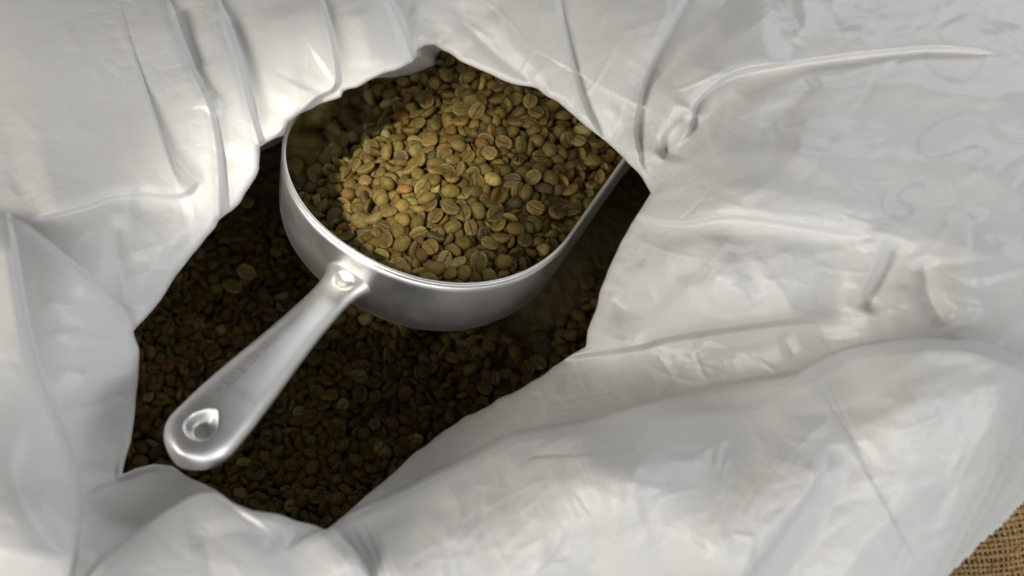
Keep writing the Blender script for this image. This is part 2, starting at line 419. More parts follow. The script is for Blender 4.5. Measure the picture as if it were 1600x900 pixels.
# fine crumples: short straight creases, softer and following the pleats on the matte left side, denser on the glossy right
CRUMPLES = []
for i in range(900):
    x, y = RNG.uniform(-200, 1800), RNG.uniform(-200, 1100)
    right = x > 640 + .2 * (450 - y)
    if right and y < 640 - .25 * (x - 900): a = math.atan2(y - 380, x - 900) + RNG.normal() * .45
    elif right: a = math.radians(-24) + RNG.normal() * .5 if RNG.uniform() < .5 else math.radians(118) + RNG.normal() * .4
    elif y < 320: a = math.radians(70) + RNG.normal() * .35
    else: a = math.radians(20) + RNG.normal() * .6
    ln = RNG.uniform(40, 200) if right else RNG.uniform(30, 120)
    CRUMPLES.append((x, y, a, ln, RNG.uniform(5, 18) if right else RNG.uniform(8, 26), (RNG.uniform(.02, .085) if right else RNG.uniform(.012, .04)) * RNG.choice([-1, 1], p=[.3, .7])))
def crumple(px):
    h = np.zeros(len(px)); o = np.argsort(px[:, 0], kind='stable'); sx = px[o, 0]
    for x, y, a, ln, w, amp in CRUMPLES:
        r = ln / 2 + 2 * w
        i0, i1 = np.searchsorted(sx, [x - r, x + r]); m = o[i0:i1]
        m = m[np.abs(px[m, 1] - y) < r]
        if not len(m): continue
        q = px[m] - (x, y); u = q @ (math.cos(a), math.sin(a)); v = q @ (-math.sin(a), math.cos(a))
        v = v + .0016 * (u * u) * (1 if ln > 100 else -1)
        f = np.clip(1 - np.abs(u) / (ln / 2), 0, 1)
        h[m] += amp * smooth(f) * np.maximum(0, 1 - np.abs(v) / (w * (.35 + .65 * f))) ** 1.15
    return h
def hash2(i, j, k):
    x = np.sin(i * 127.1 + j * 311.7 + k * 74.7) * 43758.5453
    return x - np.floor(x)
def facets(px, cell, ang, stretch, seed, top):
    """continuous puffed or pinched facets of film, about one cell across"""
    c, sn = math.cos(ang), math.sin(ang)
    u = (px[:, 0] * c + px[:, 1] * sn) / stretch; v = -px[:, 0] * sn + px[:, 1] * c
    u = u + cell * .35 * np.sin(v / cell * 1.3 + seed) + cell * .2 * np.sin(v / cell * 2.9 + seed * 2)
    v = v + cell * .35 * np.sin(u / cell * 1.1 + seed * 3) + cell * .2 * np.sin(u / cell * 3.1 + seed)
    u = u / cell; v = v / cell; iu = np.floor(u); iv = np.floor(v); best = np.full(len(px), -9.0)
    for a in (-1, 0, 1):
        for b in (-1, 0, 1):
            I, J = iu + a, iv + b
            du = u - I - .1 - .8 * hash2(I, J, seed); dv = v - J - .1 - .8 * hash2(I, J, seed + 5)
            gx = (hash2(I, J, seed + 9) - .5) * 1.1; gy = (hash2(I, J, seed + 13) - .5) * 1.1
            best = np.maximum(best, (hash2(I, J, seed + 17) - .5) * .7 + gx * du + gy * dv - 1.0 * (du * du + dv * dv))
    return best if top else -best
CRINKLED = [(1290,30,120,60,.075,34),(1180,180,70,46,.07,26),(1310,325,80,46,.075,28),(1170,730,110,90,.07,34),(1425,632,60,40,.06,24),(1010,440,70,80,.07,32),
            (1120,330,110,60,.05,30),(1500,330,110,110,.06,40),(1090,570,90,50,.05,26),(930,760,110,80,.05,36),(250,430,110,90,.06,34),(160,620,80,90,.05,32),(480,110,60,60,.05,30),
            (1400,170,140,60,.05,34),(1230,420,110,60,.05,34),(1520,60,110,80,.05,30),(1440,480,120,60,.05,30),(1240,130,120,60,.05,28),(800,860,110,70,.05,34),(1000,820,120,80,.05,36),(700,30,90,50,.05,28),(300,820,110,60,.04,34),(1300,720,160,110,.04,40),(620,860,120,70,.05,36),(80,150,110,140,.03,44)]
def film(px):
    right = smooth((px[:, 0] - 560 + .35 * (px[:, 1] - 450)) / 260)
    h = (.20 * right + .05) * facets(px, 190, math.radians(-22), 1.8, 3.3, False)
    h += (.05 * right + .02) * facets(px, 80, math.radians(-30), 2.0, 7.1, False)
    patch = smooth((np.sin(px[:, 0] / 97 + 2 * np.sin(px[:, 1] / 130)) + np.sin(px[:, 1] / 71 + 1.7 * np.sin(px[:, 0] / 150)) + .2) / 1.2)
    h += (.030 * right + .007) * (.4 + .6 * patch) * facets(px, 36, math.radians(50), 1.6, 11.7, False)
    h += (.024 * right + .004) * patch * facets(px, 17, math.radians(-60), 1.4, 27.1, False)
    for cx, cy, ax, ay, amp, cell in CRINKLED:
        q = ((px[:, 0] - cx) / ax) ** 2 + ((px[:, 1] - cy) / ay) ** 2
        i = np.where(q < 1)[0]
        if len(i): h[i] += 1.25 * amp * smooth((1 - q[i]) * 1.6) * (facets(px[i], cell, math.radians(cx % 180), 1.5, cx * .013, False) + .5 * facets(px[i], cell * .55, math.radians(cy % 180), 1.4, cy * .017, True))
    m = np.clip(1 - right, 0, 1) * smooth((px[:, 1] - 250) / 200)
    h += .035 * m * facets(px, 48, math.radians(12), 2.2, 19.3, True)
    return h
def crumple(px):
    h = np.zeros(len(px)); o = np.argsort(px[:, 0], kind='stable'); sx = px[o, 0]
    for x, y, a, ln, w, amp in CRUMPLES:
        r = ln / 2 + 2 * w
        i0, i1 = np.searchsorted(sx, [x - r, x + r]); m = o[i0:i1]
        m = m[np.abs(px[m, 1] - y) < r]
        if not len(m): continue
        q = px[m] - (x, y); u = q @ (math.cos(a), math.sin(a)); v = q @ (-math.sin(a), math.cos(a))
        v = v + .0022 * (u * u) * (1 if ln > 70 else -1)
        f = np.clip(1 - np.abs(u) / (ln / 2), 0, 1)
        h[m] += amp * smooth(f * 1.6) * np.maximum(0, 1 - np.abs(v) / w) ** 1.25
    return h

HEM_A, HEM_B = np.array([1474.0, 905]), np.array([1606.0, 770])
def hem_dist(px):
    """signed pixels beyond the liner's outer edge at the bare burlap"""
    d = (HEM_B - HEM_A) / np.hypot(*(HEM_B - HEM_A)); n = np.array([-d[1], d[0]])
    q = px - HEM_A
    return q @ n + 2.2 * np.sin((q @ d) / 31) + .8 * np.sin((q @ d) / 11)
def sack_depth(px):
    return depth_of_z(px, base_z(px)) + 1.9

NT = 2200
th = np.linspace(-math.pi, math.pi, NT, endpoint=False)
rl = np.interp(th, np.r_[lang[-1] - 2 * math.pi, lang, lang[0] + 2 * math.pi], np.r_[lrad[-1], lrad, lrad[0]])
# the lip's radius is interpolated along straight chords
lx = np.r_[LIPS[-1:, :2], LIPS[:, :2], LIPS[:1, :2]] - CEN
la = np.r_[lang[-1] - 2 * math.pi, lang, lang[0] + 2 * math.pi]
k = np.clip(np.searchsorted(la, th, side='right') - 1, 0, len(la) - 2)
p, q = lx[k], lx[k + 1]; dv = np.c_[np.cos(th), np.sin(th)]; e = q - p
rl = (p[:, 0] * e[:, 1] - p[:, 1] * e[:, 0]) / (dv[:, 0] * e[:, 1] - dv[:, 1] * e[:, 0])
rl = rl + 1.6 * np.sin(th * 29 + 1) * np.sin(th * 5) + .7 * np.sin(th * 53 + 2) * np.sin(th * 7 + 1)
rl = np.convolve(np.r_[rl[-2:], rl, rl[:2]], [.1, .2, .4, .2, .1], 'valid')
rr = np.r_[np.linspace(0, 20, 11), 20 + np.cumsum(np.linspace(2.2, 3.6, 250)), 20 + np.linspace(2.2, 3.6, 250).sum() + np.cumsum(np.linspace(4, 16, 50))]
NR = len(rr)
PX = CEN + dv[None] * (rl[None] + rr[:, None])[..., None]
PX = PX.reshape(-1, 2)
H = relief(PX) + crumple(PX) + film(PX)
inn = np.repeat(rr, NT)
H -= .42 * (1 - np.sqrt(np.clip(1 - np.clip(1 - inn / 13, 0, 1) ** 2, 0, 1)))
DEP = depth_of_z(PX, base_z(PX)) - H
hd = hem_dist(PX)
far = np.hypot(PX[:, 0] - 800, PX[:, 1] - 450)
DEP += .5 * np.clip(1 + hd / 60, 0, 1) ** 2
sk = sack_depth(PX)
DEP = np.minimum(DEP, sk - .12)
NEARHEM = (hd > -400)
P3 = at_depth(PX, DEP)
# the film turns in under its lip and runs down to the beans
lip = P3[:NT]
cw = at_depth(CEN[None], depth_of_z(CEN[None], -1))[0]
outd = lip[:, :2] - cw[:2]; outd /= np.hypot(*outd.T)[:, None]
rows = []
for o_, dn in [(9.2, 13.4), (7.0, 9.0), (4.4, 4.8), (2.6, 2.5), (1.3, 1.05), (.6, .4), (.2, .1)]:
    zt = np.maximum(lip[:, 2] - dn, BASE_Z - 13.6)
    rows.append(np.c_[lip[:, :2] + outd * o_ * np.minimum(1, (lip[:, 2] - zt + .02) / dn)[:, None], zt])
V = np.vstack(rows + [P3]); NRR = len(rows) + NR
idx = np.arange(NRR * NT).reshape(NRR, NT)
a = idx[:-1]; b_ = idx[1:]
Fq = np.stack([a, np.roll(a, -1, 1), np.roll(b_, -1, 1), b_], -1).reshape(-1, 4)
PXall = np.vstack([np.repeat(PX[:NT][None], len(rows), 0).reshape(-1, 2), PX])
hdv = np.r_[np.full(len(rows) * NT, -999.0), hd]
keep = hdv[Fq].max(1) < 6
keep &= ~((np.abs(PXall[Fq[:, 0], 0] - 800) > 1150) | (np.abs(PXall[Fq[:, 0], 1] - 450) > 760))
Fq = Fq[keep]
used = np.zeros(len(V), bool); used[Fq.ravel()] = True
ren = np.cumsum(used) - 1
liner = mesh_obj('plastic_liner', V[used], ren[Fq], M_BAG)
tag(liner, 'crumpled white plastic bag liner folded open around the coffee beans', 'plastic bag')

# pale blue print showing on the film: flat strokes lying on the surface
def film_depth(px):
    px = np.asarray(px, float)
    return depth_of_z(px, base_z(px)) - relief(px) - crumple(px) - film(px)
LETTERS = [
 [[(1446,82),(1450,100),(1462,114),(1480,123),(1500,126),(1520,118),(1532,104),(1540,86)]],
 [[(1552,176),(1524,176),(1496,180),(1468,190),(1444,206),(1434,224),(1440,236)],[(1440,236),(1460,250),(1478,240)]],
 [[(1446,292),(1430,288),(1414,296),(1404,308),(1412,318),(1424,324),(1422,336),(1406,342),(1392,338)]],
 [[(1320,534),(1316,530),(1330,518),(1343,516),(1345,524),(1344,538),(1332,540),(1318,534)]],
 [[(1328,498),(1327,504),(1333,510),(1340,509)]],
 [[(1276,566),(1284,562),(1290,558)]],
 [[(1290,-6),(1292,10),(1300,16)],[(1336,8),(1350,16),(1372,14),(1388,4)]],
 [[(1384,300),(1378,318),(1384,334)]],
]
for strokes in LETTERS:
    VV, FF = [], []
    small = max(max(x for x, y in s) for s in strokes) - min(min(x for x, y in s) for s in strokes) < 32
    hw = 1.4 if small else 3.6
    for s in strokes:
        c = spline(s, 6); t = np.gradient(c, axis=0); t /= np.hypot(*t.T)[:, None]; n = np.c_[-t[:, 1], t[:, 0]]
        pts = np.stack([c + n * w for w in (-hw, 0, hw)], 1).reshape(-1, 2)
        b0 = len(VV); VV += list(at_depth(pts, film_depth(pts) - .006))
        for i in range(len(c) - 1):
            for j in range(2): FF.append((b0 + i * 3 + j, b0 + i * 3 + j + 1, b0 + i * 3 + j + 4, b0 + i * 3 + j + 3))
    mesh_obj('printed_letter', VV, FF, M_INK, liner)

# ------------------------------------------------------------------ burlap sack under the liner
sack_root = bpy.data.objects.new('burlap_sack', None); COL.objects.link(sack_root)
sack_root.location = (0, 0, 0)
tag(sack_root, 'coarse brown woven burlap sack showing at the corner below the white liner', 'sack')
NB = 120
tb = np.linspace(-math.pi, math.pi, NB, endpoint=False); db = np.c_[np.cos(tb), np.sin(tb)]
rb0 = np.interp(tb, th, rl) + 330
hx = np.array([min(1120 / max(abs(c), 1e-6), 730 / max(abs(s_), 1e-6)) for c, s_ in db])
ctr = np.array([800.0, 450.0])
rowsb = []
for f in np.linspace(0, 1, 22):
    pin = CEN + db * rb0[:, None]; pout = ctr + db * np.minimum(hx, 1250)[:, None]
    pp = pin * (1 - f) + pout * f
    rowsb.append(at_depth(pp, sack_depth(pp) + .25 + 1.2 * (1 - np.clip(1 + hem_dist(pp) / 150, 0, 1))))
last = rowsb[-1]; mid = last.mean(0)
for f, zz in ((1.05, -4), (1.06, -14), (1.04, -26), (1.0, -36), (.96, -40)):
    r_ = mid + (last - mid) * f; r_[:, 2] = np.minimum(last[:, 2] - .3, BASE_Z + zz); rowsb.append(r_)
ib = np.arange(len(rowsb) * NB).reshape(-1, NB); a = ib[:-1]; b_ = ib[1:]
mesh_obj('sack_cloth', np.vstack(rowsb), np.stack([a, np.roll(a, -1, 1), np.roll(b_, -1, 1), b_], -1).reshape(-1, 4), M_SACK, sack_root)
# the weave itself where the sack is bare
VV, FF = [], []
def thread(pts, lift, rad):
    t = np.gradient(pts, axis=0); t /= np.hypot(*t.T)[:, None]; n = np.c_[-t[:, 1], t[:, 0]]
    b0 = len(VV)
    for j in range(5):
        an = 2 * math.pi * j / 5
        q = pts + n * (rad * math.cos(an))[:, None]
        VV.extend(at_depth(q, sack_depth(q) - lift - .055 * math.sin(an)))
    n_ = len(pts)
    for i in range(n_ - 1):
        for j in range(5):
            k2 = (j + 1) % 5; FF.append((b0 + j * n_ + i, b0 + k2 * n_ + i, b0 + k2 * n_ + i + 1, b0 + j * n_ + i + 1))
PW, PH = 7.6, 9.4
ang = math.radians(-6)
def weave_px(u, v):
    u, v = np.broadcast_arrays(u, v)
    u = u + 2.5 * np.sin(v / 37.0) + 1.6 * np.sin(v / 13.0 + u / 20); v = v + 2.2 * np.sin(u / 31.0 + 1)
    return np.c_[1540 + u * math.cos(ang) - v * math.sin(ang), 850 + u * math.sin(ang) + v * math.cos(ang)]
nu, nv = 46, 38
for i in range(-nu // 2, nu // 2):
    v = np.arange(-nv / 2 * PH, nv / 2 * PH, PH / 4); u0 = i * PW + RNG.normal() * 1.0
    p = weave_px(u0 + 0 * v, v)
    ph = np.cos(math.pi * v / PH + math.pi * i)
    rad = 2.5 * RNG.uniform(.8, 1.2) * (1 + .18 * np.sin(v / RNG.uniform(7, 17) + RNG.uniform(0, 6)))
    m = hem_dist(p) > -26
    if m.sum() > 4: thread(p[m], .07 + .05 * ph[m], rad[m])
for j in range(-nv // 2, nv // 2):
    u = np.arange(-nu / 2 * PW, nu / 2 * PW, PW / 4); v0 = j * PH + RNG.normal() * 1.2
    p = weave_px(u, v0 + 0 * u)
    ph = -np.cos(math.pi * v0 / PH + math.pi * u / PW)
    rad = 3.3 * RNG.uniform(.8, 1.2) * (1 + .18 * np.sin(u / RNG.uniform(7, 17) + RNG.uniform(0, 6)))
    m = hem_dist(p) > -26
    if m.sum() > 4: thread(p[m], .07 + .05 * ph[m], rad[m])
for i in range(260):                                   # loose fibres
    u0, v0 = RNG.uniform(-170, 170), RNG.uniform(-175, 175); a = RNG.uniform(0, 6.28); n_ = 7
    t = np.linspace(0, RNG.uniform(10, 26), n_); bend = RNG.normal() * .05
    p = weave_px(u0 + t * np.cos(a + bend * t), v0 + t * np.sin(a + bend * t))
    if hem_dist(p).min() > 4: thread(p, .10 + .10 * np.sin(np.linspace(0, math.pi, n_)) * RNG.uniform(.3, 1.4), np.full(n_, .45))
w = mesh_obj('woven_threads', np.array(VV), np.array(FF), M_JUTE, sack_root)
tag(w, kind='stuff')

# ------------------------------------------------------------------ scoop
RS = np.array([[0.4964, -0.8401, 0.2186], [0.8428, 0.5268, 0.1104], [-0.2079, 0.1294, 0.9696]])
WB, DB, NBX, TB = 8.08, 8.1, 2.14, -.056
scoop = bpy.data.objects.new('coffee_scoop', None); COL.objects.link(scoop)
from mathutils import Matrix
scoop.matrix_world = Matrix(np.vstack([np.c_[RS, OFF * S], [0, 0, 0, 1]]).tolist())
tag(scoop, 'silver aluminium scoop full of green coffee beans inside the bag', 'scoop')

def outline(k, L=12.6, n=120):
    w, d = WB - k, DB - k
    t = np.linspace(-math.pi / 2, math.pi / 2, n + 1)
    v = w * np.sign(np.sin(t)) * np.abs(np.sin(t)) ** (2 / NBX); u = -d * np.abs(np.cos(t)) ** (2 / NBX)
    q = np.linspace(0, 1, 25)[1:]
    return np.vstack([np.c_[L * q, -w * (1 + TB * q * L / 9)][::-1], np.c_[u, v], np.c_[L * q, w * (1 + TB * q * L / 9)]])
def front_drop(u):
    return -3.2 * smooth((u - 8.6) / 4.0) ** 1.2
def shell(prof):
    rows = []
    for k_, w_ in prof:
        o = outline(k_)
        w2 = np.maximum(w_, -6.25) + front_drop(o[:, 0]) * np.clip(1 + w_ / 5.2, 0, 1)
        rows.append(np.c_[o, w2])
    n = len(rows[0]); i_ = np.arange(len(rows) * n).reshape(-1, n)
    F = np.stack([i_[:-1, :-1], i_[:-1, 1:], i_[1:, 1:], i_[1:, :-1]], -1).reshape(-1, 4)
    return np.vstack(rows), F
outer = [(0.02, -.16), (.03, -.6), (.05, -1.2), (.09, -2), (.15, -3), (.2, -3.6), (.32, -4.1), (.58, -4.6), (1.0, -5.05), (1.65, -5.32), (2.6, -5.42), (5, -5.44), (7.9, -5.44)]
inner = [(.20, -.12), (.24, -.6), (.29, -1.2), (.41, -2), (.57, -3), (.66, -3.6), (.78, -4.1), (1.0, -4.55), (1.4, -4.9), (1.9, -5.12), (2.7, -5.22), (5, -5.24), (7.9, -5.24)]
prof = outer[::-1] + inner
Vb, Fb = shell(prof)
n_out = (len(outer)) * (len(outline(0)) - 1)
bowl = mesh_obj('bowl', Vb, Fb, [M_METAL, M_POLISH], scoop, fmat=[0] * n_out + [1] * (len(Fb) - n_out))
rim_prof = [(.11 + .115 * math.cos(x), -.06 + .13 * math.sin(x)) for x in np.linspace(0, 2 * math.pi, 11)]
Vr, Fr = shell(rim_prof)
mesh_obj('rim', Vr, Fr, M_CAST, bowl)

# handle: one lofted body with a hanging recess near its tip and a dimple at the weld
ss = np.r_[np.linspace(-.25, 1.6, 44), np.linspace(1.65, 9.4, 80), np.linspace(9.45, 11.65, 60), 11.7 + 1.65 * np.sin(np.linspace(0, math.pi / 2, 60))]
hw_s = np.interp(ss, [-.25, .1, .35, .7, 1.2, 1.9, 4, 6, 8, 10, 11.4, 13.4], [1.4, 1.28, 1.16, 1.06, .98, .96, 1.06, 1.24, 1.46, 1.64, 1.70, 1.70])
ht_s = np.interp(ss, [-.25, .4, 1, 2, 5, 9, 13.4], [.95, .66, .56, .55, .66, .82, .86])
hw_s = np.convolve(np.r_[[hw_s[0]] * 4, hw_s, [hw_s[-1]] * 4], np.ones(9) / 9, 'valid')
endf = np.sqrt(np.clip(1 - np.clip((ss - 11.7) / 1.65, 0, 1) ** 2, 0, 1)); endf[-1] = 0.0
NA = 140
an = np.linspace(0, 2 * math.pi, NA, endpoint=False)
Vh = []
for s_, a_, t_, e_ in zip(ss, hw_s, ht_s, endf):
    c, sn = np.cos(an), np.sin(an)
    v = a_ * e_ * np.sign(c) * np.abs(c) ** (2 / 2.2)
    te = t_ * (.30 + .70 * e_ ** .45)
    z = te * np.sign(sn) * np.abs(sn) ** (2 / 2.05)
    u = np.full(NA, -7.95 - s_)
    w = -2.35 + .045 * s_ - .004 * s_ ** 2 + z
    top = np.clip(sn * 3, 0, 1)
    # hanging recess, tear shaped, and the small dimple at the root
    q = ((s_ - 11.75) / (1.0 if s_ < 11.75 else .70)) ** 2 + ((v - .05) / (.66 if s_ > 11.4 else max(.2, .66 - .34 * (11.4 - s_)))) ** 2
    w = w - .66 * top * smooth((1.18 - np.sqrt(q)) / .72)
    q2 = ((s_ - .66) / .42) ** 2 + ((v + .05) / .5) ** 2
    w = w - .24 * top * smooth((1.25 - np.sqrt(q2)) / 1.0)
    # shallow lengthwise facet on the top face
    w = w + .02 * top * np.cos(np.clip(v / max(a_, .1), -1, 1) * math.pi) * smooth((s_ - 1.5) / 1.5) * e_
    Vh.append(np.c_[u, v, w])
Vh = np.vstack(Vh); i_ = np.arange(len(Vh)).reshape(-1, NA)
Fh = np.stack([i_[:-1], i_[1:], np.roll(i_[1:], -1, 1), np.roll(i_[:-1], -1, 1)], -1).reshape(-1, 4)
handle = mesh_obj('handle', Vh, Fh, M_CAST, scoop)

# faint stamped words along the handle
cu = bpy.data.curves.new('stamp', 'FONT'); cu.body = 'MADE IN UK'; cu.size = .62 * S; cu.extrude = .004 * S; cu.space_character = 1.12; cu.resolution_u = 3
tmp = bpy.data.objects.new('stamp', cu); COL.objects.link(tmp)
dg = bpy.context.evaluated_depsgraph_get()
me = bpy.data.meshes.new_from_object(tmp.evaluated_get(dg))
bpy.data.objects.remove(tmp)
co = np.empty(len(me.vertices) * 3); me.vertices.foreach_get('co', co); co = co.reshape(-1, 3) / S
sc_ = 4.9 / max(co[:, 0].max(), .1)
co[:, :2] *= min(sc_, 1.15)
from mathutils.bvhtree import BVHTree
bv = BVHTree.FromPolygons([tuple(v) for v in Vh], [tuple(f) for f in Fh.tolist()])
newc = []
for x, y, z in co:
    u, v = -7.95 - 10.1 + x, .25 + y
    hit = bv.ray_cast((u, v, 5), (0, 0, -1))
    newc.append((u, v, (hit[0].z if hit[0] else -1.7) + .012 + max(0, z)))
me.vertices.foreach_set('co', (np.array(newc) * S).ravel()); me.update()
me.materials.clear(); me.materials.append(M_STAMP)
lt = bpy.data.objects.new('stamped_lettering', me); COL.objects.link(lt); lt.parent = scoop
lt.parent = handle

# ------------------------------------------------------------------ coffee beans
def bean_mesh(name, ns, L, Wd, T, bend, gd, offs, twist):
    """half-egg with a split, slightly rolled flat face; ns = cells across"""
    g = np.linspace(-1, 1, ns + 1)
    gy = np.sign(g) * np.abs(g) ** 1.25
    X, Y = np.meshgrid(g, gy, indexing='ij')
    # square to disc
    dx = X * np.sqrt(1 - Y * Y / 2); dy = Y * np.sqrt(1 - X * X / 2)
    r = np.sqrt(dx * dx + dy * dy)
    px, py = dx * L / 2, dy * Wd * 1.05 / 2 * (1 + .07 * dx)
    top = T * np.sqrt(np.clip(1 - r ** 2.3, 0, 1)) * (1 + .05 * np.sin(3 * dx + twist)) - .01
    bot = -.075 * (1 - r ** 3.2) ** .8 * (1 + .25 * np.cos(dy * 5))
    cy = offs * Wd + bend * np.sin(dx * 2.4 + twist) * Wd
    dd = np.abs(py - cy) / Wd
    gw = .042 + .012 * np.sin(dx * 4 + twist * 2)
    groove = np.exp(-(dd / gw) ** 2) * np.clip(1.12 - np.abs(dx), 0, 1) ** .4
    bot = bot + gd * groove
    n = ns + 1
    Vt = np.stack([px, py, top], -1).reshape(-1, 3); Vb = np.stack([px, py, bot], -1).reshape(-1, 3)
    edge = (np.abs(X) == 1) | (np.abs(Y) == 1)
    idt = np.arange(n * n).reshape(n, n); idb = idt + n * n
    idb = np.where(edge, idt, idb)
    F = []
    for i in range(ns):
        for j in range(ns):
            F.append((idt[i, j], idt[i + 1, j], idt[i + 1, j + 1], idt[i, j + 1]))
            F.append((idb[i, j], idb[i, j + 1], idb[i + 1, j + 1], idb[i + 1, j]))
    Vv = np.vstack([Vt, Vb]); gr = np.r_[np.zeros(n * n), (groove.ravel() * .85 - .38 * (r.ravel() > .80) * (r.ravel() < .985) * (groove.ravel() < .3))]
    used = np.unique(np.array(F)); ren = np.zeros(len(Vv), int); ren[used] = np.arange(len(used))
    return Vv[used], ren[np.array(F)], gr[used]
KINDS = [(.95, .71, .34, .03, .12, .0, .3), (.90, .73, .33, .05, .10, .02, 1.4), (1.0, .69, .35, .02, .14, -.02, 2.2), (.86, .70, .36, .06, .11, .01, 3.1),
         (.93, .66, .32, .04, .15, .03, 4.0), (.97, .74, .33, .07, .09, -.03, 5.2)]
def palette():
    r = RNG.uniform()
    if r < .60: c, n = np.array([.235, .170, .047]), 'olive'
    elif r < .86: c, n = np.array([.275, .185, .055]), 'tan'
    elif r < .93: c, n = np.array([.44, .36, .12]), 'pale'
    elif r < .965: c, n = np.array([.30, .155, .04]), 'orange-brown'
    else: c, n = np.array([.155, .12, .05]), 'dark brown'
    return c * .72 * RNG.uniform(.70, 1.25) * RNG.uniform(.96, 1.04, 3), n
